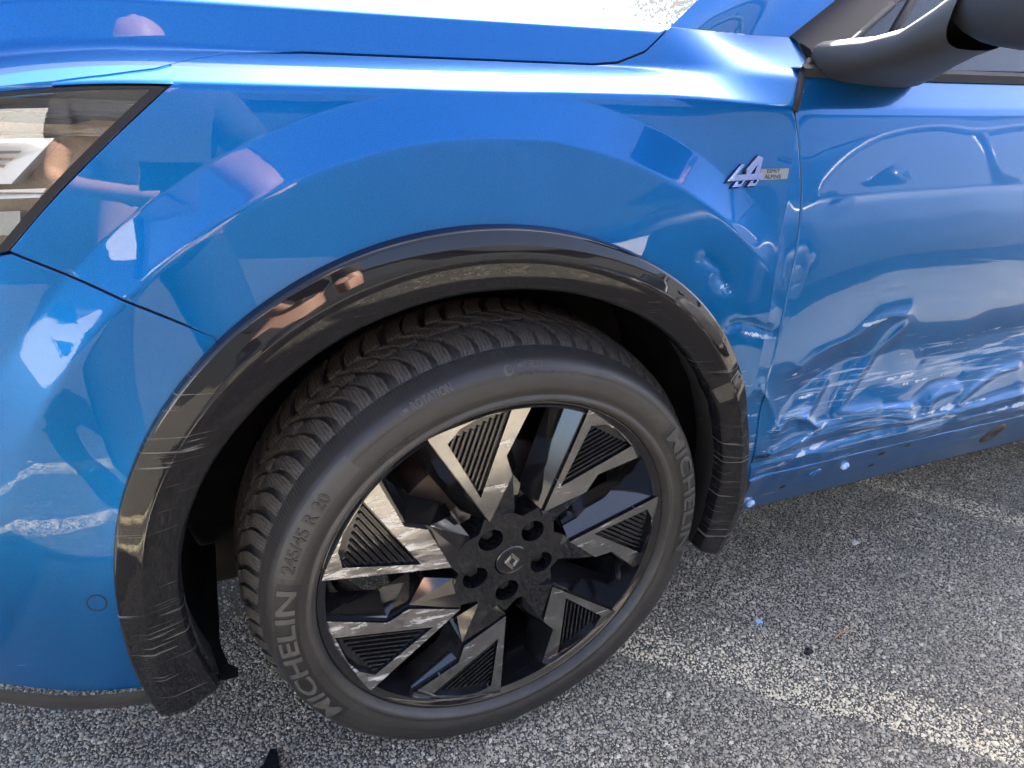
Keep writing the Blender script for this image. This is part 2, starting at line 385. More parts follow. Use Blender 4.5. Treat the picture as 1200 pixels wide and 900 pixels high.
# ------------------------------------------------------------------ ground
def m_ground():
    t = m_asphalt(); t.m.name = 'worn_asphalt'; return t.m
MAT['asphalt'] = m_ground()
g = MB()
xs = np.linspace(-.9, 1.8, 90); 
g.add([(-400, -400, 0), (400, -400, 0), (400, 400, 0), (-400, 400, 0)], [(0, 1, 2, 3)])
ground = tag(g.build('asphalt_ground', MAT['asphalt'], fix=False), kind='structure')
# stones standing proud of the worn surface: angular chips, each its own geometry, in the near field
LIGHT_BANDS = [((.11, .285), (1.30, -.735), .105), ((1.24, .38), (2.1, -.60), .06)]  # bands of reflected sunlight, painted into the colour of the chips
def aggregate():
    sp = .0043; gx, gy = np.meshgrid(np.arange(-.98, 1.80, sp), np.arange(-.64, .42, sp)); n = gx.size
    X = gx.ravel()+rng.uniform(-.5, .5, n)*sp; Y = gy.ravel()+rng.uniform(-.5, .5, n)*sp
    keep = rng.random(n) < .97; X = X[keep]; Y = Y[keep]; n = len(X)
    rad = np.clip(rng.lognormal(math.log(.0022), .36, n), .0010, .0055); hgt = rad*rng.uniform(.10, .55, n)+.0004
    a0 = rng.uniform(0, 2*np.pi, n); el = rng.uniform(.6, 1.0, n); K = 5
    V = np.zeros((n, 2*K, 3))
    for k in range(K):
        a = a0+2*np.pi*(k+rng.uniform(-.3, .3, n))/K; r1 = rad*rng.uniform(.8, 1.25, n); r0 = r1*rng.uniform(.45, .80, n)
        ca, sa = np.cos(a), np.sin(a)*el; c0, s0 = np.cos(a0*1.7), np.sin(a0*1.7)
        V[:, k, 0] = X+r1*(ca*c0-sa*s0); V[:, k, 1] = Y+r1*(ca*s0+sa*c0); V[:, k, 2] = -.0004
        V[:, K+k, 0] = X+r0*(ca*c0-sa*s0); V[:, K+k, 1] = Y+r0*(ca*s0+sa*c0); V[:, K+k, 2] = hgt*rng.uniform(.6, 1.3, n)
    base = (np.arange(n)*2*K)[:, None]
    quads = np.stack([np.stack([base[:, 0]+k, base[:, 0]+(k+1) % K, base[:, 0]+K+(k+1) % K, base[:, 0]+K+k], 1) for k in range(K)], 1).reshape(-1, 4)
    tops = base+K+np.arange(K)[None, :]
    loops = np.concatenate([quads.ravel(), tops.ravel()]).astype(np.int32); nq = len(quads)
    me = bpy.data.meshes.new('asphalt_stones'); me.vertices.add(n*2*K); me.vertices.foreach_set('co', V.ravel())
    me.loops.add(len(loops)); me.loops.foreach_set('vertex_index', loops); me.polygons.add(nq+n)
    st_ = np.concatenate([np.arange(nq)*4, nq*4+np.arange(n)*K]).astype(np.int32); me.polygons.foreach_set('loop_start', st_)
    me.update(calc_edges=True)
    tone = rng.random(n); paint = np.zeros(n)  # paint marks the chips coloured as reflected sunlight
    for p, q, wd in LIGHT_BANDS:
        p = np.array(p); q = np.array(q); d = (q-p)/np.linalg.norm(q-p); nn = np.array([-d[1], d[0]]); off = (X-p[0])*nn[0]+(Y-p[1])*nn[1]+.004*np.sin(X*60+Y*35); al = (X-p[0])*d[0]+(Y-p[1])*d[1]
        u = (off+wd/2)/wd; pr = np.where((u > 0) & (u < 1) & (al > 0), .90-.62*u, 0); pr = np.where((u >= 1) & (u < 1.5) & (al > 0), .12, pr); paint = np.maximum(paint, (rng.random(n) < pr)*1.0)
    for nm, v_ in (('tone', tone), ('painted_sunlight', paint)):
        a = me.attributes.new(nm, 'FLOAT', 'POINT'); a.data.foreach_set('value', np.repeat(v_, 2*K).astype(np.float32))
    t = NT('asphalt_stone_chips'); pos = t.coord()
    c = t.ramp(t.attr('tone'), (.0, (.24, .210, .155)), (.35, (.32, .281, .207)), (.75, (.42, .368, .273)), (.95, (.50, .440, .330)), (1.0, (.64, .565, .43)))
    c = t.mix(1, c, t.ramp(t.noise(pos, 2.6, 3, .6), (.3, .78), (.7, 1.15)), 'MULTIPLY')
    c = t.mix(1, c, t.ramp(t.noise(pos, 14, 4, .65), (.32, .72), (.55, 1.0), (.8, 1.12)), 'MULTIPLY')
    c = t.mix(t.attr('painted_sunlight'), c, t.mix(t.attr('tone'), (.58, .50, .33), (.76, .66, .46)))  # pale yellow chip colour stands for the reflected sunlight
    t.set(Base_Color=c, Roughness=.8, Specular_IOR_Level=.3)
    return tag(obj('asphalt_stones', me, t.m), 'exposed stone chips in the worn asphalt around the wheel', 'gravel', kind='stuff')
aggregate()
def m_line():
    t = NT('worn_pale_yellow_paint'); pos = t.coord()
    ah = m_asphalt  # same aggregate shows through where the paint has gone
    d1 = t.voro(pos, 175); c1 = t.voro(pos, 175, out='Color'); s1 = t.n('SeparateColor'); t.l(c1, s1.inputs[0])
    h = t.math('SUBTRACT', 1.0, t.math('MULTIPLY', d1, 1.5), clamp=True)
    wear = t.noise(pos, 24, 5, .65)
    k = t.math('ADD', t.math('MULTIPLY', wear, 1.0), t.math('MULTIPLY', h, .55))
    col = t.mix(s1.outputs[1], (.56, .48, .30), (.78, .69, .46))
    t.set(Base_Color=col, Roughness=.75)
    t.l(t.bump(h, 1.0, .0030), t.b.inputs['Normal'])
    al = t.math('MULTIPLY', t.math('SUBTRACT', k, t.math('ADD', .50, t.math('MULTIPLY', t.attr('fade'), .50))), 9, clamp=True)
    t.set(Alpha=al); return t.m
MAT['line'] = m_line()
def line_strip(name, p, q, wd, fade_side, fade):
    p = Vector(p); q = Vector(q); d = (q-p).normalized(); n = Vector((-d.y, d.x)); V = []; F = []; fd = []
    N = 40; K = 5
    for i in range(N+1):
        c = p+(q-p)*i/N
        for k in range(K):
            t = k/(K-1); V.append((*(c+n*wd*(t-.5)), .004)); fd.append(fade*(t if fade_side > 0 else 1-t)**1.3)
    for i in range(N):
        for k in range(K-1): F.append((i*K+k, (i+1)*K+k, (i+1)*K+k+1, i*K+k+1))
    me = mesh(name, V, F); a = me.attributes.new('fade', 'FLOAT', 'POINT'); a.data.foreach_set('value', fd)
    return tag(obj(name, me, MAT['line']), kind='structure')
# ------------------------------------------------------------------ the car
CAR = empty('parked_car', (0, 0, 0), 'metallic blue car with scraped door, dented front fender and black wheel arch trim', 'car')
OUTR = np.array([(-14, .452), (-1, .465), (10.5, .456), (25.3, .461), (32.8, .469), (39.3, .473), (46.2, .477), (56.2, .481), (64.8, .4815), (71.5, .482), (78.4, .4835), (85.9, .485), (93.3, .487), (99.9, .489), (106.7, .491), (114.7, .4925), (121.5, .4925), (128.4, .4925), (135.4, .490), (141.6, .488), (147.6, .484), (152.4, .481), (158.2, .477), (163.7, .471), (174.9, .464), (186.8, .464), (197, .468)])
INNR = np.array([(-20, .404), (-14.6, .404), (-5.7, .403), (4.1, .405), (16.3, .408), (23.7, .410), (33.9, .412), (41.7, .413), (49.9, .4135), (58.8, .413), (67, .411), (75.4, .410), (84.8, .409), (93.5, .410), (108.5, .412), (115.4, .413), (125.4, .412), (132.9, .411), (139.7, .411), (150, .409), (159.8, .404), (169.8, .397), (181.1, .391), (192.6, .388), (200, .388)])
def pol(tab, th, dr=0.0):
    th = np.asarray(th, float)
    k = np.array([.25, .5, .25]); r = np.interp(th, tab[:, 0], tab[:, 1])
    r = .5*r+.25*np.interp(th-4, tab[:, 0], tab[:, 1])+.25*np.interp(th+4, tab[:, 0], tab[:, 1])+dr
    return np.stack([ACX+r*np.cos(np.radians(th)), ACZ+r*np.sin(np.radians(th))], -1)
def wear_fn(s, z):
    door = sstep(.40, .47, s)*(1-sstep(1.2, 1.6, s))
    w1 = door*(1-sstep(.60, .76, z))*(.55+.45*gauss(z, .55, .05)+.35*gauss(z, .44, .04))
    f1 = sstep(.30, .38, s)*(1-sstep(.42, .44, s))*(1-sstep(.60, .72, z))*.8
    b1 = (1-sstep(-.50, -.40, s))*(1-sstep(.42, .62, z))*.33
    return np.clip(w1*1.0+f1+b1, 0, 1)
GOUGES = [((.535, .47), (.60, .50), .006, .75), ((.80, .47), (1.0, .475), .006, .8), ((.48, .60), (.52, .605), .006, .7), ((.86, .455), (.93, .452), .007, .85), ((.45, .49), (.47, .52), .005, .75), ((.37, .60), (.42, .595), .004, .7), ((.365, .55), (.42, .54), .005, .75),((.60, .668), (.66, .675), .004, .9), ((.305, .758), (.318, .762), .005, 1.0), ((.35, .690), (.415, .673), .004, .9),
          ((.44, .47), (.465, .462), .004, .8), ((.47, .545), (.60, .556), .004, .6), ((.44, .62), (.58, .615), .003, .55), ((.75, .60), (1.15, .63), .0022, .62),
          ((.66, .595), (.95, .60), .0022, .6), ((.46, .455), (.50, .44), .006, .8), ((.50, .425), (.62, .455), .006, .85), ((.62, .455), (.80, .462), .004, .7),
          ((1.02, .44), (1.25, .452), .006, .9), ((.68, .55), (.83, .553), .005, .7), ((.72, .535), (.95, .54), .005, .62), ((.44, .40), (.47, .385), .005, .7)]
def gouge_fn(s, z):
    g = np.zeros_like(s)
    for p, q, wd, a in GOUGES:
        d, t = seg_d(s, z, p, q); L_ = math.hypot(q[0]-p[0], q[1]-p[1]); ww = wd*(.35+.75*np.sin(np.pi*np.clip(t, .04, .96)))*(1+1.2*vnoise(t*L_*90, z*60, 21)); g = np.maximum(g, a*(.80+.75*vnoise(t*L_*60, t*0+wd*900, 17))*np.exp(-(d/np.maximum(ww, .0006))**2))
    return g
class Panel:
    """grids of (s, w) points on the skin, joined into one mesh, each edge turned in"""
    def __init__(p): p.V = []; p.F = []; p.W = []; p.G = []; p.SM = []
    def grid(p, SW, h=0.0, merge=False):
        s, w = SW[..., 0], SW[..., 1]; P = SURF(s, w, np.zeros_like(s)+h); nu, nv = s.shape; b = len(p.V)
        p.V += list(map(tuple, P.reshape(-1, 3))); z = P[..., 2]
        p.W += list(wear_fn(s, z).ravel()); p.G += list(gouge_fn(s, z).ravel())
        for i in range(nu-1):
            for j in range(nv-1): p.F.append((b+i*nv+j, b+(i+1)*nv+j, b+(i+1)*nv+j+1, b+i*nv+j+1)); p.SM.append(True)
    def flange(p, SW, depth=.012, h=0.0):
        s, w = SW[:, 0], SW[:, 1]; N = NRM(s, w); P = SURF(s, w)+N*h; b = len(p.V); n = len(s)
        p.V += list(map(tuple, P))+list(map(tuple, P-N*depth)); p.W += [0]*(2*n); p.G += [0]*(2*n)
        for i in range(n-1): p.F.append((b+i, b+i+1, b+n+i+1, b+n+i)); p.SM.append(True)
    def raw(p, P):
        nu, nv = P.shape[:2]; b = len(p.V); p.V += list(map(tuple, P.reshape(-1, 3))); p.W += [0]*(nu*nv); p.G += [0]*(nu*nv)
        for i in range(nu-1):
            for j in range(nv-1): p.F.append((b+i*nv+j, b+(i+1)*nv+j, b+(i+1)*nv+j+1, b+i*nv+j+1)); p.SM.append(True)
    def build(p, name, mat, parent=CAR, merge=.0002):
        me = mesh(name, p.V, p.F)
        for nm, dat in (('wear', p.W), ('gouge', p.G)):
            a = me.attributes.new(nm, 'FLOAT', 'POINT'); a.data.foreach_set('value', [float(x) for x in dat])
        me.polygons.foreach_set('use_smooth', p.SM)
        if merge:
            bm = bmesh.new(); bm.from_mesh(me); bmesh.ops.remove_doubles(bm, verts=bm.verts, dist=merge)
            bmesh.ops.recalc_face_normals(bm, faces=bm.faces); bm.to_mesh(me); bm.free(); me.update()
        return obj(name, me, mat, parent)
def ruled(A, B, v): return A[:, None, :]*(1-v)[None, :, None]+B[:, None, :]*v[None, :, None]
SWA = lambda s, w: np.stack([np.asarray(s, float)+0*np.asarray(w, float), np.asarray(w, float)+0*np.asarray(s, float)], -1)
RIGHT = []      # parts that are mirrored onto the right hand side
# door gap line (fender rear edge)
GAP = [(.447, .338), (.440, .413), (.425, .546), (.424, .635), (.427, .744), (.430, .807), (.426, .88), (.415, .935), (.405, .975), (.401, float(zc_(.401)))]
# --- fender
pn = Panel(); v = 1-(1-np.linspace(0, 1, 120))**1.25
gapc = spline(GAP, 100); gapc[-1] = GAP[-1]; gapc[:, 0] -= .0018
s5 = np.linspace(.401-.0018, -.345, 190)
hl_edge = spline([(-.345, float(zc_(-.345))), (-.40, .955), (-.460, .902), (-.506, .857)], 50)
bgap = spline([(-.506, .857), (-.43, .815), (-.3435, .763)], 34)
segs = [(-1, 48, gapc), (48, 116.5, SWA(s5, zc_(s5))), (116.5, 126, hl_edge), (126, 129.3, bgap)]
A = np.vstack([pol(OUTR, np.linspace(a, b, len(B)), -.006)[(0 if i == 0 else 1):] for i, (a, b, B) in enumerate(segs)])
Bf = np.vstack([B[(0 if i == 0 else 1):] for i, (_, _, B) in enumerate(segs)])
pn.grid(ruled(A, Bf, v))
def fender_top(s):
    t = np.interp(s, [-.345, -.325, -.29, -.22, .13, .165, .205, .232, .245, .5], [.040, .051, LSH-.010, LSH-.0018, LSH-.0018, LSH+.003, LSH+.022, LSH+.05, LSH+LFL, LSH+LFL])
    return zc_(s)+t
def cl(n, k=2.0):      # rows bunched up at both ends
    u = np.linspace(0, 1, n); return np.where(u < .5, .5*(2*u)**k, 1-.5*(2-2*u)**k)
tops = SWA(s5, fender_top(s5)); lean = np.clip((s5-.25)/.15, 0, 1)[:, None]*np.array([[.09, 0]])*np.clip((tops[:, 1:2]-zc_(s5)[:, None])/(LSH+LFL), 0, 1)
tops = tops+lean; tops[:, 1] = np.minimum(tops[:, 1], WK(tops[:, 0]))
UP = ruled(SWA(s5, zc_(s5)), tops, cl(26)); pn.grid(UP)
pn.flange(Bf[:len(gapc)]); pn.flange(Bf[-84:]); pn.flange(tops); pn.flange(UP[0])
# sliver above the headlight, in front of the hood's leading corner
s6 = np.linspace(-.345, -.445, 30); slv = ruled(SWA(s6, zc_(s6)), SWA(s6, zc_(s6)+np.interp(-s6, [.345, .36, .40, .445], [.040, .0265, .0125, .0025])), np.linspace(0, 1, 8)); pn.grid(slv); pn.flange(slv[:, -1])
fender = pn.build('front_fender', MAT['scuffed']); RIGHT.append(fender)
# --- bumper
pn = Panel()
bg2 = bgap[::-1].copy(); bg2[:, 1] -= .0034
fr = spline([(-.506, .8536), (-.62, .835), (-.9, .81), (-1.3, .80)], 60); fr2 = spline([(-1.3, .80), (-1.34, .58), (-1.30, .40)], 40); lo = spline([(-1.30, .40), (-.9, .375), (-.66, .335), (-.56, .308), (-.492, .294)], 70)
segs = [(129.8, 137, bg2), (137, 152, fr), (152, 168, fr2), (168, 189, lo)]
A = np.vstack([pol(OUTR, np.linspace(a, b, len(B)), -.006)[(0 if i == 0 else 1):] for i, (a, b, B) in enumerate(segs)])
Bb = np.vstack([B[(0 if i == 0 else 1):] for i, (_, _, B) in enumerate(segs)])
pn.grid(ruled(A, Bb, np.linspace(0, 1, 80))); pn.flange(Bb)
bumper = pn.build('front_bumper', MAT['scuffed']); RIGHT.append(bumper)
# black lower lip of the bumper
pn = Panel(); sl = np.linspace(-.470, -1.30, 90); wl = np.interp(-sl, [.47, .56, .66, .9, 1.3], [.290, .305, .331, .372, .397])
T_ = np.linspace(0, 1, 10)
P = SURF(np.repeat(sl[:, None], 10, 1), wl[:, None]+0*T_[None, :]); N_ = NRM(sl, wl); N_[:, 2] = 0
drop = np.interp(-sl, [.47, .62, 1.3], [.060, .070, .11])
P = P+N_[:, None, :]*(.004+.0*T_[None, :, None]-.035*(T_**2)[None, :, None]); P[..., 2] -= .001+drop[:, None]*T_[None, :]
pn.raw(P); pn.W = [.5]*len(pn.W); lip = pn.build('bumper_lip', MAT['plastic']); RIGHT.append(lip)
# --- hood
pn = Panel(); sh_ = np.r_[np.linspace(.243, -.5, 200), np.linspace(-.505, -1.45, 90)]
def hood_low(s):
    t = np.interp(-s, [-.243, -.232, -.205, -.165, -.13, .22, .29, .325, .36, .40, .445, .50, 1.5], [LSH+LFL-.0005, LSH+.054, LSH+.026, LSH+.0068, LSH+.0022, LSH+.0022, LSH-.006, .054, .030, .016, .0065, .004, .004])
    return zc_(s)+t
lowc = SWA(sh_, hood_low(sh_)); upc = SWA(sh_, WK(sh_)-.014)
upc[:, 1] = np.maximum(upc[:, 1], lowc[:, 1])
pn.grid(ruled(lowc, upc, cl(24))); pn.flange(lowc)
Pk = SURF(sh_, WK(sh_)); P0 = SURF(upc[:, 0], upc[:, 1]); inw = NRM(sh_, zc_(sh_)-.1)*-1; inw[:, 2] = 0; inw /= np.linalg.norm(inw, axis=1)[:, None]
P1 = Pk+inw*.03+np.array([0, 0, .0035]); ts = np.linspace(0, 1, 12)
bez = ((1-ts)**2)[None, :, None]*P0[:, None]+(2*ts*(1-ts))[None, :, None]*Pk[:, None]+(ts**2)[None, :, None]*P1[:, None]
pn.raw(bez)
Cc = P1.copy(); Cc[:, 0] = np.where(sh_ > -.4, P1[:, 0]-.06, np.minimum(P1[:, 0], -.40-.52*np.clip((-.4-sh_)/1.05, 0, 1)-.05)); Cc[:, 1] = .9125; Cc[:, 2] = P1[:, 2]+.048
tt = np.linspace(0, 1, 20); L = P1[:, None]*(1-tt)[None, :, None]+Cc[:, None]*tt[None, :, None]; L[..., 2] += .012*np.sin(np.pi*tt)[None, :]
pn.raw(L); hood = pn.build('hood', MAT['paint']); RIGHT.append(hood)
# --- door
def door_front(w): return np.interp(w, [p[1] for p in GAP]+[float(WG(.41))], [p[0] for p in GAP]+[.424])+.0022
pn = Panel(); wd = np.r_[np.linspace(.412, .70, 120), np.linspace(.703, .985, 70)]
def door_grid(wfrac_lo, wfrac_hi, rows, s0f, s1, n):
    pass
u = np.linspace(0, 1, 300)**1.15; rows = np.r_[np.linspace(0, .48, 130), np.linspace(.484, 1, 80)]
wbot = .408; gf = gapc
zs = zc_(np.array([.405]))[0]
W0 = wbot+(zs-wbot)*rows; s0 = np.interp(W0, gf[:, 1], gf[:, 0]+.004)
Sg = s0[None, :]+(1.398-s0)[None, :]*u[:, None]; Wg = wbot+(zc_(Sg)-wbot)*rows[None, :]
pn.grid(np.stack([Sg, Wg], -1)); lowg = np.stack([Sg, Wg], -1)
fr_ = cl(14, 1.6); s0b = .4032+(.424-.4032)*fr_; Sg2 = s0b[None, :]+(1.398-s0b)[None, :]*u[:, None]; Wg2 = zc_(Sg2)+LSH*fr_[None, :]
pn.grid(np.stack([Sg2, Wg2], -1)); pn.flange(lowg[0]); pn.flange(lowg[:, 0], .02); pn.flange(lowg[-1]); pn.flange(np.stack([Sg2, Wg2], -1)[:, -1], .03)
door = pn.build('front_door', MAT['scuffed']); RIGHT.append(door)
# --- sill with its plastic cover torn off
pn = Panel(); su = np.linspace(.452, 2.22, 330); wr_ = np.linspace(.296, .4055, 40)
G2 = np.stack([su[:, None]+0*wr_[None, :]+(.0)*wr_[None, :], wr_[None, :]+0*su[:, None]], -1); G2[..., 0] -= (np.interp(G2[..., 1], [.296, .4055], [0, .012]))*np.clip(1-(su[:, None]-.452)/.1, 0, 1)
pn.grid(G2); pn.flange(G2[:, 0], .05); pn.flange(G2[:, -1], .03); pn.flange(G2[0], .02)
sill = pn.build('door_sill', MAT['scuffed']); RIGHT.append(sill)
# --- rear door and rear quarter
pn = Panel(); s7 = np.linspace(1.404, 2.236, 60); w7 = np.r_[np.linspace(.412, .985, 40)]
G3 = np.stack([s7[:, None]+0*w7[None, :], .412+(zc_(s7)-.412)[:, None]*np.linspace(0, 1, 40)[None, :]], -1); pn.grid(G3); pn.flange(G3[0]); pn.flange(G3[-1]); pn.flange(G3[:, 0])
G4 = np.stack([s7[:, None]+0*fr_[None, :], zc_(s7)[:, None]+LSH*fr_[None, :]], -1); pn.grid(G4); rear_door = pn.build('rear_door', MAT['paint']); RIGHT.append(rear_door)
pn = Panel(); s8 = np.linspace(2.242, 3.5, 100); lowq = np.maximum(.34, ACZ+np.sqrt(np.maximum(.475**2-(s8-WB)**2, 0)))
G5 = np.stack([s8[:, None]+0*np.linspace(0, 1, 40)[None, :], lowq[:, None]+(zc_(s8)-lowq)[:, None]*np.linspace(0, 1, 40)[None, :]], -1); pn.grid(G5); pn.flange(G5[:, 0], .1)
G6 = np.stack([s8[:, None]+0*fr_[None, :], zc_(s8)[:, None]+LSH*fr_[None, :]], -1); pn.grid(G6); RIGHT.append(pn.build('rear_quarter', MAT['paint']))
# --- black wheel arch trim
def flare(name, th0, th1, parent):
    n = 260; th = np.linspace(th0, th1, n)
    o = pol(OUTR, th); i = pol(INNR, th)
    prof = [(-.02, -.012), (0, -.003), (.01, .004), (.035, .0075), (.20, .0115), (.38, .0150), (.43, .0155), (.48, .0140), (.75, .0085), (.93, .0045), (.975, .001), (1.0, -.006), (1.0, -.020)]
    t = np.array([p[0] for p in prof]); h = np.array([p[1] for p in prof])
    tt = np.concatenate([np.linspace(t[k], t[k+1], 5)[:-1] for k in range(len(t)-1)]+[t[-1:]]); hh = np.concatenate([np.linspace(h[k], h[k+1], 5)[:-1] for k in range(len(t)-1)]+[h[-1:]])
    SW = o[:, None]*(1-tt)[None, :, None]+i[:, None]*tt[None, :, None]
    # smooth base surface under the trim (the trim bridges the dents), then the trim's own section
    base = SURF(np.minimum(SW[..., 0], .5), np.clip(SW[..., 1], .0, .99)); s_, z_ = SW[..., 0], SW[..., 1]
    yb = .28*np.maximum(z_-.62, 0)**2*.6+.25*np.maximum(.52-z_, 0)**2*.5
    d = np.maximum(-.40-s_, 0); ph = np.interp(d, _d, _phi)
    bx = np.where(s_ >= -.40, s_, np.interp(d, _d, _px)); by = np.interp(d, _d, _py)
    off = yb-hh[None, :]
    crack = .004*np.exp(-((th-33.5)/1.2)**2)[:, None]*(tt > .02)[None, :] - .003*np.exp(-((th-29)/3)**2)[:, None]
    crack = crack+(.003*vnoise(th[:, None]/3.2+0*tt[None, :], tt[None, :]*2+th[:, None]*.03, 11))*sstep(36, 26, th)[:, None]*(tt > .02)[None, :]
    off = off+crack
    P = np.stack([bx+np.sin(ph)*off, by+np.cos(ph)*off, z_], -1)
    mb = Panel(); mb.raw(P)
    wv = .30+.65*gauss(th, 140, 16)+.55*gauss(th, 175, 16)+.95*gauss(th, 5, 26)+.30*gauss(th, 60, 20)
    mb.W = list(np.repeat(np.clip(wv, 0, 1)[:, None], len(tt), 1).ravel())
    # return lip into the wheel well
    Q0 = P[:, -1]; Q1 = Q0.copy(); cx = ACX; dirv = np.stack([Q0[:, 0]-ACX, 0*Q0[:, 0], Q0[:, 2]-ACZ], 1); dirv /= np.linalg.norm(dirv, axis=1)[:, None]
    rr = np.linspace(0, 1, 8); Ret = Q0[:, None]+dirv[:, None]*(.012*rr)[None, :, None]; Ret[..., 1] += (.062*rr)[None, :]
    mr = Panel(); mr.raw(Ret)
    # end caps
    for k in (0, -1):
        row = P[k]; back = row+np.array([0, .03, 0]); b0 = len(mb.W); mb.raw(np.stack([row, back], 1)); 
    tr_ = mb.build(name, MAT['flare'], parent); RIGHT.append(mr.build('arch_inner_lip', MAT['plastic'], parent)); return tr_
fl = flare('wheel_arch_trim', -13, 196, CAR); fl['label'] = 'scuffed gloss black wheel arch trim'; RIGHT.append(fl)
# --- wheel well liner
pn = Panel(); th = np.linspace(-24, 208, 90); yy = np.r_[.045, .055, .060, np.linspace(.075, .36, 14)]
rr = pol(INNR, th, .0); P = np.zeros((90, len(yy), 3))
for j, y in enumerate(yy):
    k = .014+.016*min(1, max(0, (y-.06)/.05))+(.006 if y > .061 else -.004)
    dv = np.stack([np.cos(np.radians(th)), np.sin(np.radians(th))], 1); q = rr+dv*k
    dfr = np.maximum(-.40-q[:, 0], 0)
    P[:, j] = np.stack([q[:, 0], y+np.interp(dfr, _d, _py)*1.0, q[:, 1]], 1)
P[..., 2] = np.maximum(P[..., 2], np.where(P[..., 0] < 0, .235, -1)); P[..., 0] += .004*vnoise(P[..., 2]*18, P[..., 1]*22, 4); P[..., 2] += .004*vnoise(P[..., 0]*18, P[..., 1]*22, 6)
pn.raw(P); liner = pn.build('wheel_well_liner', MAT['liner']); RIGHT.append(liner)
mb = MB(); mb.prism([(ACX+.46*math.cos(a), .365, ACZ+.46*math.sin(a)) for a in np.linspace(R_(-30), R_(210), 40)], [(ACX+.46*math.cos(a), .385, ACZ+.46*math.sin(a)) for a in np.linspace(R_(-30), R_(210), 40)])
RIGHT.append(mb.build('inner_wheel_well', MAT['liner'], CAR))
for (th_, nm) in ((-4, 'liner_screw'), (20, 'liner_screw')):
    p = pol(INNR, th_, .012); mb = MB(); mb.tube([(p[0]-.006, .060, p[1]), (p[0]+.006, .060, p[1])], [.006, .006], 10); mb.build(nm, MAT['plastic'], CAR)
# ------------------------------------------------------------------ the front wheel (local axes: x along, y inwards, z up)
STEER = 0.0247
def revolve(prof, n=180, a0=0, a1=2*math.pi):
    full = abs(a1-a0-2*math.pi) < 1e-6
    A = np.linspace(a0, a1, n, endpoint=not full); r = np.array([p[0] for p in prof]); d = np.array([p[1] for p in prof])
    return np.stack([r[None, :]*np.cos(A)[:, None], d[None, :]+0*A[:, None], r[None, :]*np.sin(A)[:, None]], -1), full
def rev(mb, prof, n=180, smooth=True):
    P, full = revolve(prof, n); mb.grid(P, smooth, closed_u=full)
def PA(r, deg, dep=None):
    a = R_(deg); k = max(0, 1-r/.272)
    if dep is None: dep = .006+.05*(r-.17)
    return (r*math.cos(a)+.012*k, dep, r*math.sin(a)+.003*k)
def arc(r, a0, a1, n): return [(r, a0+(a1-a0)*i/(n-1)) for i in range(n)]
def plate(outer, holes, depth, mat_side=True, dep=None, extra=0.0, axis=None):
    """flat polygon with holes, its edge walls going inwards by depth"""
    bm = bmesh.new(); loops = []
    for lp in [outer]+holes:
        vs = [bm.verts.new(Vector(PA(r, a, dep))+Vector((0, extra-(0 if axis is None else .085*r*math.sin(R_(a-axis))), 0))) for r, a in lp]; loops.append(vs)
        for i in range(len(vs)): bm.edges.new((vs[i], vs[(i+1) % len(vs)]))
    bmesh.ops.triangle_fill(bm, use_beauty=True, use_dissolve=False, edges=bm.edges[:])
    for f in bm.faces:
        f.normal_update()
        if f.normal.y > 0: f.normal_flip()
        f.material_index = 0
    for vs in loops:
        lo = [bm.verts.new(v.co+Vector((0, depth, 0))) for v in vs]; up = [bm.verts.new(v.co) for v in vs]
        for i in range(len(vs)):
            j = (i+1) % len(vs); f = bm.faces.new((up[i], up[j], lo[j], lo[i])); f.material_index = 1
    return bm
def bm_obj(name, bm, mats, parent):
    me = bpy.data.meshes.new(name); bm.to_mesh(me); bm.free(); o = obj(name, me, None, parent)
    for m in mats: me.materials.append(m)
    return o
def add_wear(me, val):
    a = me.attributes.new('wear', 'FLOAT', 'POINT'); a.data.foreach_set('value', [float(val)]*len(me.vertices))
SP_OUT = [(.2722, 17.3-.0)]+arc(.2722, 17.3, -17, 12)[1:]+[(.190, -6.0), (.157, -8.5), (.098, 14.0)]
SP_HOLE = [(.247, 13.2), (.258, 8.0), (.261, 2.0), (.259, -9.0), (.143, 11.6)]
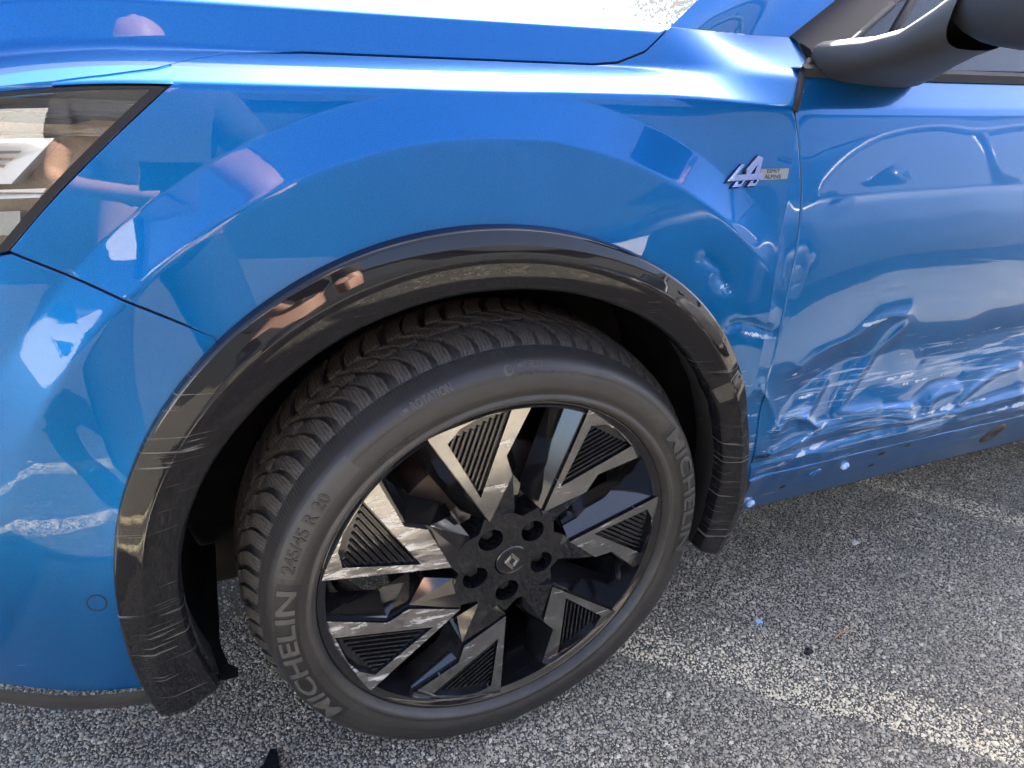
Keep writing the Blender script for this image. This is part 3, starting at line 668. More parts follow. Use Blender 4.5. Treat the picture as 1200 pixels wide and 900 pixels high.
def make_wheel(name, parent, loc, rotz, spin=0.0, detail=True):
    # rim barrel with lip: the wheel's own mesh
    mb = MB(); rev(mb, [(.262, .008), (.2615, .014), (.257, .03), (.252, .07), (.244, .12), (.244, .22), (.262, .228)])
    # hub: face with lug recesses
    wheel = mb.build(name, MAT['gloss'], parent); wheel.location = loc; wheel.rotation_euler = (0, 0, rotz)
    lipm = MB(); rev(lipm, [(.2745, .010), (.2743, .004), (.2735, .0020), (.2715, .0020), (.2690, .0045), (.2640, .0070), (.262, .008)])
    lip = lipm.build('rim_lip', MAT['gloss'], wheel); add_wear(lip.data, .3)
    lug_a = [52+72*k for k in range(5)]
    holes = []
    for a in lug_a:
        cx_, cz_ = .0572*math.cos(R_(a)), .0572*math.sin(R_(a))
        holes.append([(math.hypot(cx_+.0190*math.cos(b), cz_+.0190*math.sin(b)), math.degrees(math.atan2(cz_+.0190*math.sin(b), cx_+.0190*math.cos(b)))) for b in np.linspace(0, 2*math.pi, 20, endpoint=False)])
    holes.append([(.0262, a) for a in np.linspace(0, 360, 32, endpoint=False)])
    spc = [98.7-360/7*k+spin for k in range(7)]
    hub_out = []
    for c in spc:
        hub_out += [(.100, c+15), (.092, c+4), (.088, c-10), (.080, c-22)]
    bm = plate(hub_out, holes, .040, dep=.0115)
    hb = bm_obj('hub_face', bm, [MAT['gloss'], MAT['gloss']], wheel); add_wear(hb.data, 0)
    for a in lug_a:
        c = PA(.0572, a, .0); m = MB()
        m.tube([(c[0], .040, c[2]), (c[0], .026, c[2]), (c[0], .024, c[2])], [.0098, .0098, .0075], 6); m.build('lug_bolt', MAT['seal'], wheel)
    # cap with the diamond mark
    c = PA(0, 0, 0); m = MB(); P, _ = revolve([(.0260, .014), (.0257, .0110), (.0240, .0088), (.0230, .0095), (.015, .0088), (.0, .0083)], 40); P = P+np.array([c[0], 0, c[2]]); m.grid(P, True, closed_u=True)
    cap = m.build('centre_cap', MAT['gloss'], wheel); add_wear(cap.data, .1)
    m = MB(); y0 = .0078
    def dia(sc, thick, split):
        # two interlocking bent bars forming a diamond
        for sgn in (1, -1):
            o_ = [(0, 1.0), (.72, .0), (0, -1.0)]; i_ = [(0, 1-thick*1.7), (.72-thick*1.15, 0), (0, -1+thick*1.7)]
            k = split
            o2 = [(o_[0][0]-.10*k, o_[0][1]-.0), o_[1], (o_[2][0]+.16*k, o_[2][1]+.22*k)]; i2 = [(i_[0][0]-.10*k, i_[0][1]), i_[1], (i_[2][0]+.16*k, i_[2][1]+.22*k)]
            for e in range(2):
                q = [o2[e], o2[e+1], i2[e+1], i2[e]]; q = [(c[0]+sgn*x*sc, y0, c[2]+sgn*z*sc) for x, z in q]
                m.prism(q, [(x, y+.0012, z) for x, y, z in q])
    dia(.0165, .11, 1); dia(.0112, .15, 1)
    m.build('diamond_emblem', MAT['chrome'], wheel)
    # spokes
    first = None
    for k, a in enumerate(spc):
        S = [(r, a+d) for r, d in SP_OUT]; H = [(r, a+d) for r, d in SP_HOLE]
        sp_ = bm_obj('spoke_face', plate(S, [H], .0075, axis=a), [MAT['scraped' if k in (5, 6) else 'machined'], MAT['gloss']], wheel); add_wear(sp_.data, .5)
        m = MB()
        topo = [(.266, 17.6), (.266, 0), (.266, -17.4), (.188, -6.8), (.155, -9.6), (.098, 15.0)]
        botm = [(.258, 24.5), (.262, 0), (.258, -19.5), (.186, -13.5), (.140, -19.0), (.105, 29.0)]
        TL = lambda r, d: -.085*r*math.sin(R_(d))
        m.prism([Vector(PA(r, a+d))+Vector((0, .0068+TL(r, d), 0)) for r, d in topo], [Vector(PA(r, a+d))+Vector((0, .046, 0)) for r, d in botm], caps=(True, False))
        # black facet running from the spoke's kink down to the hub
        q = [PA(.155, a-9.6, .0125), PA(.098, a+15, .004), PA(.083, a+4, .012), PA(.086, a-14, .018), PA(.125, a-19, .030)]
        m.prism(q, [(x, y+.03, z) for x, y, z in q])
        body = m.build('spoke_body', MAT['gloss'], wheel); add_wear(body.data, .5 if k == 5 else 0)
        # ribbed insert in the spoke's triangular pocket
        m = MB(); g1, g2, g3 = (Vector(PA(r, a+d))+Vector((0, TL(r, d), 0)) for r, d in ((.246, 12.9), (.260, -8.6), (.146, 11.4)))
        e = (g2-g3); nrib = 9
        for i in range(nrib):
            t = (i+.55)/(nrib+.3); p = g3+(g1-g3)*t; q_ = p+e*(1-t)*.97; q_ = q_.lerp(g2, .0)
            p = p+(q_-p)*.03
            dv = (q_-p).normalized(); nv = dv.cross(Vector((0, -1, 0))).normalized(); hw = .0028; dep0 = Vector((0, .0072, 0)); rise = Vector((0, -.0042, 0))
            tp = [p+dep0+rise-nv*hw*.45, q_+dep0+rise-nv*hw*.45, q_+dep0+rise+nv*hw*.45, p+dep0+rise+nv*hw*.45]; bt = [p+dep0-nv*hw, q_+dep0-nv*hw, q_+dep0+nv*hw, p+dep0+nv*hw]
            m.prism(tp, bt)
        ins = m.build('ribbed_insert', MAT['gloss'], wheel); add_wear(ins.data, 0)
    # valve stem
    c = PA(.236, -22, .03); m = MB(); m.tube([c, (c[0]-.012, .008, c[2]+.002), (c[0]-.016, -.000, c[2]+.003)], [.0045, .0045, .0035], 10); m.build('valve_stem', MAT['seal'], wheel)
    # tyre carcass
    prof = [(.2735, .006), (.2755, .000), (.278, -.0060), (.2815, -.0105), (.2860, -.0110), (.2885, -.0082), (.2895, -.0088), (.300, -.0125), (.3125, -.0128), (.322, -.0108), (.3225, -.0112), (.330, -.0075), (.336, .0005), (.3395, .0105), (.3415, .0200), (.3432, .0262), (.3440, .0268), (.3425, .0285), (.3462, .036), (.3500, .046), (.3535, .062), (.3552, .085), (.3556, .125)]
    dense = spline(prof, 90); full = list(map(tuple, dense))+[(r, .25-d) for r, d in map(tuple, dense[::-1])][1:]
    m = MB(); rev(m, full, 240); tyre = m.build('tyre', MAT['rubber'], wheel)
    def side_dep(r):
        rs = dense[:, 0]; k = np.argmax(rs > .3441) if np.any(rs > .3441) else len(rs); return float(np.interp(r, rs[:k], dense[:k, 1]))
    # tread blocks: shoulder row and the inclined row next to it
    def block(d0, d1, half0, half1, lean, curve, htop):
        nd, nw = 9, 4; V = []; F = []
        for lay in (0, 1):
            for i in range(nd):
                t = i/(nd-1); d = d0+(d1-d0)*t; r = float(np.interp(d, [.022, .030, .036, .046, .062, .085, .125], [.3415, .3440, .3490, .3545, .3600, .3630, .3640]))
                if lay == 0: r = .340
                else: r = r+htop-.0015*(abs(2*t-1)**6)
                hw = (half0+(half1-half0)*t)*(1 if lay == 0 else .94)
                for j in range(nw):
                    a = lean*t+curve*t*t+hw*(2*j/(nw-1)-1); V.append((r*math.sin(a), d, r*math.cos(a)))
        n = nd*nw
        for i in range(nd-1):
            for j in range(nw-1): F.append((n+i*nw+j, n+i*nw+j+1, n+(i+1)*nw+j+1, n+(i+1)*nw+j))
        ring = [j for j in range(nw)]+[i*nw+nw-1 for i in range(1, nd)]+[(nd-1)*nw+j for j in range(nw-2, -1, -1)]+[i*nw for i in range(nd-2, 0, -1)]
        for a_, b_ in zip(ring, ring[1:]+ring[:1]): F.append((a_, b_, n+b_, n+a_))
        me = mesh('tread_block', V, F); me.materials.append(MAT['tread']); return me
    if detail:
        NB = 76; ra = block(.0295, .078, .0270, .0330, .030, -.10, 0); rb = block(.083, .112, .031, .024, -.05, -.05, 0); rc = block(.118, .170, .033, .030, .0, .06, 0)
        for i in range(NB):
            for me, ph in ((ra, 0), (rb, -.076), (rc, -.20)):
                ang = 2*math.pi*i/NB+ph+.006*math.sin(i*2.4)
                # blocks on the lower rear run under the tyre where the photograph cannot see
                o = obj('tread_block', me, None, wheel); o.rotation_euler = (0, ang, 0)
    # sidewall lettering
    if detail: lettering(wheel, side_dep)
    return wheel
def text_geo(txt, size, bold=False, ext=0.0):
    cu = bpy.data.curves.new('t', 'FONT'); cu.body = txt; cu.size = size; cu.resolution_u = 3; cu.extrude = ext
    if bold: cu.offset = size*.022
    o = bpy.data.objects.new('t', cu); COL.objects.link(o); bpy.context.view_layer.update()
    dg = bpy.context.evaluated_depsgraph_get(); me = o.evaluated_get(dg).to_mesh()
    V = [tuple(v.co) for v in me.vertices]; F = [tuple(p.vertices) for p in me.polygons]
    o.evaluated_get(dg).to_mesh_clear(); bpy.data.objects.remove(o); bpy.data.curves.remove(cu); return V, F
def sub_long(V, F, maxlen):
    bm = bmesh.new(); vs = [bm.verts.new(v) for v in V]
    for f in F:
        try: bm.faces.new([vs[i] for i in f])
        except ValueError: pass
    bmesh.ops.triangulate(bm, faces=bm.faces)
    for _ in range(4):
        es = [e for e in bm.edges if e.calc_length() > maxlen]
        if not es: break
        bmesh.ops.subdivide_edges(bm, edges=es, cuts=1); bmesh.ops.triangulate(bm, faces=bm.faces)
    bm.verts.index_update(); V = [tuple(v.co) for v in bm.verts]; F = [tuple(v.index for v in f.verts) for f in bm.faces]; bm.free(); return V, F
MAT['letter'] = m_plain('raised_rubber_letter', (.052, .047, .040), .6, nscale=60, namp=.4)
MAT['letter_dim'] = m_plain('faint_rubber_letter', (.034, .032, .028), .6, nscale=60, namp=.3)
MAT['letter_dark'] = m_plain('smooth_black_rubber', (.010, .010, .010), .45, spec=.4)
def lettering(wheel, side_dep):
    def put(name, txt, a0, a1, r0, size, mat, raise_=.0008):
        V, F = text_geo(txt, size, True, .0005); V, F = sub_long(V, F, .008); xm = max(v[0] for v in V)
        out = []
        for x, y, zz in V:
            r = r0+y; a = R_(a0+(a1-a0)*x/xm); out.append((r*math.cos(a), side_dep(min(r, .3435))-raise_-zz, r*math.sin(a)))
        return obj(name, mesh(name, out, F), mat, wheel)
    def sector(name, a0, a1, r0, r1, mat, rz):
        A = np.radians(np.linspace(a0, a1, 40)); rr = np.linspace(r0, r1, 8); P = np.zeros((40, 8, 3))
        for j, r in enumerate(rr): P[:, j] = np.stack([r*np.cos(A), 0*A+side_dep(r)-rz, r*np.sin(A)], 1)
        m = MB(); m.grid(P, True); return m.build(name, mat, wheel)
    sector('marking_panel', 163.8, 132, .3085, .3330, MAT['letter_dim'], .0004)
    put('size_marking', '245/45 R 20', 162.3, 141, .3130, .0215, MAT['letter_dark'], .0009)
    sector('name_panel', 215, 165.2, .2990, .3325, MAT['letter_dark'], .0004)
    put('maker_name', 'MICHELIN', 213.5, 167, .3045, .0320, MAT['letter'], .0011)
    sector('name_panel', 39, -11, .2990, .3325, MAT['letter_dark'], .0004)
    put('maker_name', 'MICHELIN', 37.5, -9, .3045, .0320, MAT['letter_dim'], .0011)
    put('rotation_marking', 'ROTATION', 115.3, 105.8, .3265, .0115, MAT['letter'])
    def wrap(pts, a0, rc, rz=.0008): return [((rc+y)*math.cos(R_(a0)-x/rc), side_dep(rc+y)-rz, (rc+y)*math.sin(R_(a0)-x/rc)) for x, y in pts]
    m = MB(); arr = [(0, 0), (.006, .005), (.006, .002), (.012, .002), (.012, -.002), (.006, -.002), (.006, -.005)]
    m.add(wrap(arr, 118.2, .3305), [tuple(range(7))]); m.build('rotation_arrow', MAT['letter'], wheel, fix=False)
    put('maker_marking', 'MICHELIN', 90.6, 84.5, .3300, .0080, MAT['letter'])
    put('maker_marking', 'Total Performance', 90.6, 81.0, .3215, .0070, MAT['letter_dim'])
    m = MB(); c24 = np.linspace(0, 2*math.pi, 24, endpoint=False)
    ring = wrap([(.0062*math.cos(t), .0062*math.sin(t)) for t in c24], 92.8, .3290); inn = wrap([(.0014+.0040*math.cos(t), .0010+.0040*math.sin(t)) for t in c24], 92.8, .3290)
    m.add(ring+inn, [(i, (i+1) % 24, 24+(i+1) % 24, 24+i) for i in range(24)]); m.build('round_mark', MAT['letter'], wheel, fix=False)
    put('load_marking', 'EXTRA LOAD', 129, 117, .2945, .0085, MAT['letter_dim'])
wheel = make_wheel('front_wheel', CAR, (0, 0, .355), STEER)
# brake behind the spokes
MAT['rust'] = m_plain('rusty_cast_iron', (.075, .055, .042), .7, .4, nscale=40, namp=.6)
MAT['disc'] = m_plain('brake_disc_steel', (.26, .25, .24), .38, .9, nscale=60, namp=.3)
m = MB(); rev(m, [(.165, .098), (.165, .092), (.085, .092), (.080, .075), (.03, .075)], 64); rev(m, [(.165, .098), (.165, .120), (.07, .120)], 64)
bd = m.build('brake_disc', MAT['disc'], CAR); bd.location = (0, 0, .355)
m = MB(); Q = []
for r in (.095, .172):
    for a in np.linspace(118, 178, 12): Q.append((r, a))
top = [(r*math.cos(R_(a)), .070, r*math.sin(R_(a))) for r, a in Q[:12]+Q[:11:-1]]; m.prism(top, [(x*1.02, .135, z*1.02) for x, y, z in top])
cal = m.build('brake_caliper', MAT['rust'], CAR); cal.location = (0, 0, .355)
def shallow(o, parent, loc, rotz=0):
    c = o.copy(); COL.objects.link(c); c.parent = parent; c.location = loc; c.rotation_euler = (0, 0, rotz); return c
def copy_wheel(loc, rotz, name):
    c = shallow(wheel, CAR, loc, rotz); c.name = name
    for ch in list(wheel.children):
        if ch.name.startswith(('tread_block', 'size', 'maker', 'rotation', 'round', 'name_panel', 'marking')): continue
        k = ch.copy(); COL.objects.link(k); k.parent = c
for loc, rz in (((WB, 0, .355), 0), ((WB, 1.825, .355), math.pi), ((0, 1.825, .355), math.pi)): copy_wheel(loc, rz, 'road_wheel')
# ------------------------------------------------------------------ headlight
pn = Panel()
he = hl_edge.copy(); he[:, 0] -= .0024; he[:, 1] -= .0005
lowE = np.vstack([he, spline([(he[-1][0], he[-1][1]), (-.62, .842), (-.9, .818), (-1.2, .806)], 60)[1:]])
topE = np.vstack([SWA(np.linspace(-.3474, -.60, 50), zc_(np.linspace(-.3474, -.60, 50))-.0025), SWA(np.linspace(-.60, -1.2, 60), zc_(np.linspace(-.60, -1.2, 60))-.0025)[1:]])
LG = ruled(lowE, topE, np.linspace(0, 1, 30)); pn.grid(LG, h=-.0015)
headlight = pn.build('headlight', MAT['lens']); headlight['label'] = 'clear headlight lens over a dark housing'
hd = [headlight]
def band(A, B, h, name, mat, parent, flange=0):
    p = Panel(); G = ruled(A, B, np.linspace(0, 1, 6)); p.grid(G, h=h)
    if flange: p.flange(G[:, -1], flange, h); p.flange(G[:, 0], flange, h)
    o = p.build(name, mat, parent); hd.append(o); return o
inA = lowE+(topE-lowE)*np.clip(.0075/np.maximum(np.linalg.norm(topE-lowE, axis=1), .0075), 0, 1)[:, None]
band(lowE, inA, -.0006, 'lower_bezel', MAT['seal'], headlight)
inT = topE+(lowE-topE)*np.clip(.004/np.maximum(np.linalg.norm(topE-lowE, axis=1), .004), 0, 1)[:, None]
band(inT, topE, -.0006, 'upper_bezel', MAT['seal'], headlight)
t = NT('speckled_bronze_housing'); f = t.noise(t.coord(), 700, 3, .7)
t.set(Base_Color=t.mix(f, (.10, .075, .045), (.36, .28, .17)), Roughness=.45, Metallic=.35); MAT['housing'] = t.m
p = Panel(); p.grid(LG, h=-.055); hz_ = p.build('lamp_housing', MAT['housing'], headlight); hd.append(hz_)
p = Panel(); SWb = np.vstack([lowE, topE[::-1]]); N_ = NRM(SWb[:, 0], SWb[:, 1]); P0 = SURF(SWb[:, 0], SWb[:, 1]); p.raw(np.stack([P0-N_*.002, P0-N_*.056], 1)); hd.append(p.build('housing_wall', MAT['plastic'], headlight))
MAT['white_lamp'] = m_plain('white_lamp_reflector', (.74, .72, .66), .25, .0, coat=.5)
def slab(q, h0, h1, name, mat):
    q = np.array(q, float); e = []
    for i in range(len(q)): e.append(q[i]+(q[(i+1) % len(q)]-q[i])*np.linspace(0, 1, 8, endpoint=False)[:, None])
    e = np.vstack(e); T_ = SURF(e[:, 0], e[:, 1], np.full(len(e), h0)); B_ = SURF(e[:, 0], e[:, 1], np.full(len(e), h1)); m = MB(); m.prism(list(T_), list(B_)); o = m.build(name, mat, headlight); hd.append(o)
slab([(-.455, .955), (-.500, .915), (-.72, .915), (-.72, .950)], -.022, -.052, 'lamp_module', MAT['white_lamp'])
for k in range(5): slab([(-.485-.008*k, .944-.006*k), (-.488-.008*k, .9415-.006*k), (-.70, .9395-.006*k), (-.70, .942-.006*k)], -.0195, -.0225, 'reflector_rib', MAT['housing'])
slab([(-.452, .911), (-.458, .903), (-.72, .897), (-.72, .906)], -.016, -.03, 'light_guide', MAT['white_lamp'])
slab([(-.40, .966), (-.412, .957), (-.72, .966), (-.72, .976)], -.030, -.05, 'inner_trim', MAT['housing'])
slab([(-.43, .935), (-.495, .872), (-.505, .872), (-.445, .935)], -.012, -.05, 'inner_trim', MAT['housing'])
slab([(-.372, .986), (-.39, .972), (-.72, .985), (-.72, .994)], -.010, -.05, 'inner_trim', MAT['plastic'])
slab([(-.385, .975), (-.392, .969), (-.455, .909), (-.447, .915)], -.026, -.032, 'light_guide', MAT['white_lamp'])
for k in range(4): slab([(-.50-.05*k, .890-.004*k), (-.505-.05*k, .868-.002*k), (-.535-.05*k, .868-.002*k), (-.53-.05*k, .890-.004*k)], -.030, -.05, 'led_module', MAT['chrome'])
# parking sensor in the bumper
SEN = (-.5115, .452)
a = np.linspace(0, 2*np.pi, 28, endpoint=False); m = MB()
ringo = SURF(SEN[0]+.0105*np.cos(a), SEN[1]+.0125*np.sin(a), np.full(28, .0006)); ringi = SURF(SEN[0]+.0090*np.cos(a), SEN[1]+.0110*np.sin(a), np.full(28, .0006))
m.add(list(ringo)+list(ringi), [(i, (i+1) % 28, 28+(i+1) % 28, 28+i) for i in range(28)]); rg = m.build('sensor_ring', MAT['seal'], bumper)
m = MB(); m.add(list(SURF(SEN[0]+.0090*np.cos(a), SEN[1]+.0110*np.sin(a), np.full(28, .0003))), [tuple(range(28))]); sn = m.build('parking_sensor', MAT['paint'], bumper); add_wear(sn.data, 0)
# seals that close the panel gaps from behind
def seal(curve, h=-.010, rad=.007, name='gap_seal'):
    P = SURF(curve[:, 0], curve[:, 1], np.full(len(curve), h)); m = MB(); m.tube(list(P), rad, 6); return m.build(name, MAT['seal'], CAR)
seal(gapc+np.array([.002, 0])); seal(bgap-np.array([0, .002]))
sc_ = np.linspace(.13, -.29, 80); seal(SWA(sc_, WG(sc_)), -.009, .006)
cc = np.linspace(.243, .13, 30); seal(SWA(cc, (hood_low(cc)+fender_top(cc))/2), -.009, .006)
cc = np.linspace(-.29, -.445, 40); seal(SWA(cc, (hood_low(cc)+np.where(cc > -.345, fender_top(cc), zc_(cc)+np.interp(-cc, [.345, .36, .40, .445], [.018, .016, .012, .002])))/2), -.009, .006)
cc = np.linspace(.47, 1.40, 60); seal(SWA(cc, .407+0*cc), -.016, .009)
cc = np.linspace(.40, 1.0, 20); seal(np.stack([1.401+0*cc, cc], 1))
# ------------------------------------------------------------------ fender badge
def badge():
    def pl(poly, h0, h1): 
        q = np.array(poly, float); e = q; T_ = SURF(e[:, 0], e[:, 1], np.full(len(e), h0)); B_ = SURF(e[:, 0], e[:, 1], np.full(len(e), h1)); m.prism(list(T_), list(B_))
    K = .00157/10                       # photograph scale on this panel
    cx, cz = .350, .9075
    def tr(pts): return [(cx+(x-490)*K*.86, cz-(y-430)*K*.76+(x-490)*K*.035) for x, y in pts]
    t = NT('iridescent_blue_chrome'); t.set(Base_Color=t.mix(t.noise(t.coord(), 60), (.10, .14, .42), (.30, .38, .60)), Metallic=.9, Roughness=.2, Coat_Weight=.6)
    m = MB(); polys = []
    for poly in ([(120, 492), (285, 318), (318, 330), (205, 470), (205, 492)], [(200, 428), (545, 428), (545, 492), (200, 492)], [(185, 556), (235, 500), (262, 500), (250, 528), (292, 528), (330, 480), (352, 480), (288, 556)],
                 [(345, 372), (468, 240), (528, 262), (500, 432), (440, 432), (470, 330), (392, 432), (345, 432)], [(365, 556), (410, 500), (440, 500), (428, 528), (462, 528), (490, 480), (510, 480), (465, 556)]):
        pl(tr(poly), .0036, .0008); polys.append(poly)
    b = m.build('fender_badge', t.m, fender); b['label'] = 'slanted double letter A badge with a name bar'
    m = MB()
    for poly in polys: c_ = np.mean(np.array(poly), 0); pl(tr([(c_[0]+(x-c_[0])*1.12-8, c_[1]+(y-c_[1])*1.12+10) for x, y in poly]), .0016, -.001)
    m.build('badge_backing', MAT['seal'], fender)
    m = MB(); pl(tr([(520, 382), (850, 392), (838, 504), (495, 500)]), .0022, -.001); bar = m.build('badge_bar', m_plain('satin_dark_chrome', (.20, .205, .21), .35, .5), fender)
    for txt, yy, sz in (('ESPRIT', 425, .0062), ('ALPINE', 486, .0070)):
        V, F = text_geo(txt, sz, True); (x0, z0), = tr([(570 if txt == 'ALPINE' else 590, yy)]); V = [(x0+x*1.15, z0+y) for x, y, _ in V]
        V = np.array(V); P = SURF(V[:, 0], V[:, 1], np.full(len(V), .0026)); me = mesh('badge_lettering', P, F); obj('badge_lettering', me, MAT['seal'], fender)
badge()
# ------------------------------------------------------------------ door furniture, windows, pillars
SL = .36
def WIN(x, z): return (x, .072+SL*(z-1.03), z)
bs = np.linspace(.425, 2.30, 80); pb = SURF(bs, WG(bs), np.full(80, .001)); m = MB(); 
strip = np.stack([pb+np.array([0, -.004, -.003]), pb+np.array([0, -.004, .008]), pb+np.array([0, .004, .013]), pb+np.array([0, .02, .013])], 1); m.grid(strip, False); m.build('belt_moulding', MAT['seal'], CAR)
def poly_glass(name, pts, parent=CAR, mat=None, off=0.0, th=.004):
    m = MB(); q = [Vector(WIN(x, z))+Vector((0, off, 0)) for x, z in pts]; m.prism(q, [v+Vector((0, th, 0)) for v in q]); return m.build(name, mat or MAT['glass'], parent)
PIL = lambda x: 1.055+.62*(x-.47)-.06*(x-.47)**2       # height of the window's sloping front edge
front_pts = [(x, PIL(x)) for x in np.linspace(.47, 1.16, 10)]
gq = poly_glass('quarter_window', [(.475, 1.040), (.560, 1.040), (.645, 1.135)]+[(x, PIL(x)-.012) for x in np.linspace(.60, .49, 4)])
gw = poly_glass('door_window', [(.575, 1.040), (1.40, 1.055), (1.40, 1.49)]+[(x, PIL(x)-.012) for x in np.linspace(1.16, .665, 8)])
gr = poly_glass('rear_window', [(1.45, 1.055), (2.42, 1.075), (2.60, 1.20), (2.35, 1.44), (1.45, 1.49)]); RIGHT += [gw, gr]
m = MB(); m.tube([WIN(.561, 1.03), WIN(.605, 1.088), WIN(.660, 1.150)], .007, 6); m.build('window_divider', MAT['seal'], CAR)
# black frame between glass and pillar, running down to the top of the door gap
edge_in = [WIN(x, PIL(x)-.014) for x in np.linspace(.462, 1.17, 16)]
PK = lambda x: (x, .158+.50*(PIL(x)-1.055)*.62, PIL(x)+.020)
edge_out = [PK(x) for x in np.linspace(.475, 1.19, 16)]
m = MB(); m.grid(np.stack([np.array(edge_in)+np.array([0, -.004, 0]), (np.array(edge_in)+np.array(edge_out))/2+np.array([0, -.012, .004]), np.array(edge_out)], 1), True); m.build('window_frame', MAT['seal'], CAR)
m = MB(); m.tube(list(SURF(np.array([.4015, .410, .418, .426]), np.array([zc_(.40)-.004, zc_(.40)+.02, zc_(.40)+.05, float(WG(.42))]), np.full(4, -.001)))+[WIN(.445, 1.045), edge_in[0], edge_in[3]], .0055, 8); m.build('door_frame_seal', MAT['seal'], CAR)
# A-pillar: blue skin from the cowl corner up to the roof
n = 40; bot_s = np.linspace(.245, .485, 14); B0 = SURF(bot_s, WK(bot_s)); ramp = np.linspace(0, 1, n)
Lf = np.array([1.02, .40, 1.505]); Rg = np.array(edge_out[-1]); T0 = Lf+(Rg-Lf)*np.linspace(0, 1, 14)[:, None]; T0[:, 2] += .03*np.sin(np.linspace(0, np.pi, 14))
Pp = B0[None]*(1-ramp)[:, None, None]+T0[None]*ramp[:, None, None]
bul = np.sin(np.linspace(0, np.pi, 14))[None, :]*np.sin(ramp*np.pi)[:, None]; Pp[..., 1] -= .014*bul; Pp[..., 2] += .05*np.sin(ramp*np.pi)[:, None]*.6+.012*bul
m = MB(); m.grid(Pp, True); ap = m.build('a_pillar', MAT['paint'], CAR); RIGHT.append(ap); add_wear(ap.data, 0)
# cowl and windscreen
cowl = np.array([[(.245+.0*t_, .158+(.9125-.158)*t_, 1.078+.012*t_) for t_ in np.linspace(0, 1, 12)], [(.33-.16*math.sin(math.pi*t_/2), .19+(.9125-.19)*t_, 1.06) for t_ in np.linspace(0, 1, 12)]])
m = MB(); m.grid(cowl, True); RIGHT.append(m.build('cowl', MAT['plastic'], CAR))
ws = np.zeros((12, 10, 3))
for i, t_ in enumerate(np.linspace(0, 1, 12)):
    b_ = np.array(cowl[1, i])+np.array([0, 0, .004]); tp_ = np.array([1.02-.12*math.sin(math.pi*t_/2), .40+(.9125-.40)*t_, 1.515+.075*math.sin(math.pi*t_/2)])
    for j, q in enumerate(np.linspace(0, 1, 10)): ws[i, j] = b_*(1-q)+tp_*q+np.array([0, 0, .05*math.sin(math.pi*q)])
m = MB(); m.grid(ws, True); RIGHT.append(m.build('windscreen', MAT['glass'], CAR))
rf = np.zeros((20, 8, 3))
for i, x in enumerate(np.linspace(1.0, 3.15, 20)):
    zt = 1.612-.10*((x-1.7)/1.3)**2
    for j, t_ in enumerate(np.linspace(0, 1, 8)): rf[i, j] = (x-(.10*math.sin(math.pi*t_/2) if i == 0 else 0), .36+(.9125-.36)*t_, zt-.085*(1-t_)**2.2)
m = MB(); m.grid(rf, True); o = m.build('roof', MAT['paint'], CAR); add_wear(o.data, 0); RIGHT.append(o)
fr_m = MB()
for pts in ([WIN(1.16, 1.49), WIN(1.7, 1.515), WIN(2.4, 1.46), WIN(2.66, 1.20), WIN(2.45, 1.06)], [WIN(1.425, 1.04), WIN(1.425, 1.50)]): fr_m.tube(pts, .018, 8)
RIGHT.append(fr_m.build('window_surround', MAT['seal'], CAR))
q = np.array([[(3.15, .36, 1.40), (3.15, .9125, 1.50)], [(3.48, .16, 1.07), (3.5, .9125, 1.08)], [(3.52, .12, .40), (3.55, .9125, .38)]]); m = MB(); m.grid(q, False); o = m.build('tailgate', MAT['paint'], CAR); add_wear(o.data, 0); RIGHT.append(o)
q = np.array([[(2.55, .24, 1.44), (3.16, .36, 1.41)], [(2.65, .13, 1.10), (3.48, .16, 1.07)]]); m = MB(); m.grid(q, False); o = m.build('rear_pillar', MAT['paint'], CAR); add_wear(o.data, 0); RIGHT.append(o)
m = MB(); m.box((1.35, .9125, .285), (1.80, 1.66, .02)); m.box((1.25, .9125, .27), (4.2, 1.0, .02)); m.box((-.45, .9125, .26), (.6, 1.1, .02)); m.build('underbody', MAT['liner'], CAR)
m = MB(); m.box((.62, .9125, .98), (.5, 1.3, .10)); m.tube([(.95+.0*math.cos(a), .50+.19*math.cos(a), 1.0+.19*math.sin(a)) for a in np.linspace(0, 2*math.pi, 24)], .014, 8); m.build('dashboard', MAT['plastic'], CAR)
for yc in (.52, 1.30):
    m = MB(); m.box((1.75, yc, .95), (.14, .5, .75), (0, R_(-14), 0)); m.box((1.90, yc, 1.40), (.09, .26, .18), (0, R_(-12), 0)); m.box((1.45, yc, .60), (.55, .5, .16)); m.build('seat', MAT['plastic'], CAR)
# door mirror: foot on the belt line, arm, housing
t = NT('grey_black_mirror_plastic'); t.set(Base_Color=(.020, .021, .021), Roughness=.55); MAT['mirror'] = t.m
def loft(path, n=24, ex=3.2):
    P = np.zeros((len(path), n, 3))
    for i, (c, ax, ay) in enumerate(path):
        for k in range(n):
            a = 2*math.pi*k/n; ca, sa = math.cos(a), math.sin(a)
            u_ = math.copysign(abs(ca)**(2/ex), ca); v_ = math.copysign(abs(sa)**(2/ex), sa); P[i, k] = np.array(c)+np.array(ax)*u_+np.array(ay)*v_
    return P
path = [((.548, .078, 1.044), (.100, 0, -.006), (0, .004, .027)), ((.546, .045, 1.047), (.096, 0, -.005), (0, .002, .027)), ((.541, .010, 1.054), (.083, 0, -.003), (0, 0, .024)), ((.532, -.035, 1.068), (.068, 0, 0), (0, 0, .023)), ((.526, -.070, 1.086), (.062, 0, 0), (0, -.004, .030)), ((.526, -.100, 1.105), (.060, 0, 0), (0, -.006, .040))]
P = loft(path); m = MB(); m.grid(P.transpose(1, 0, 2), True, closed_u=True); m.build('mirror_arm', MAT['mirror'], CAR)
hous = []
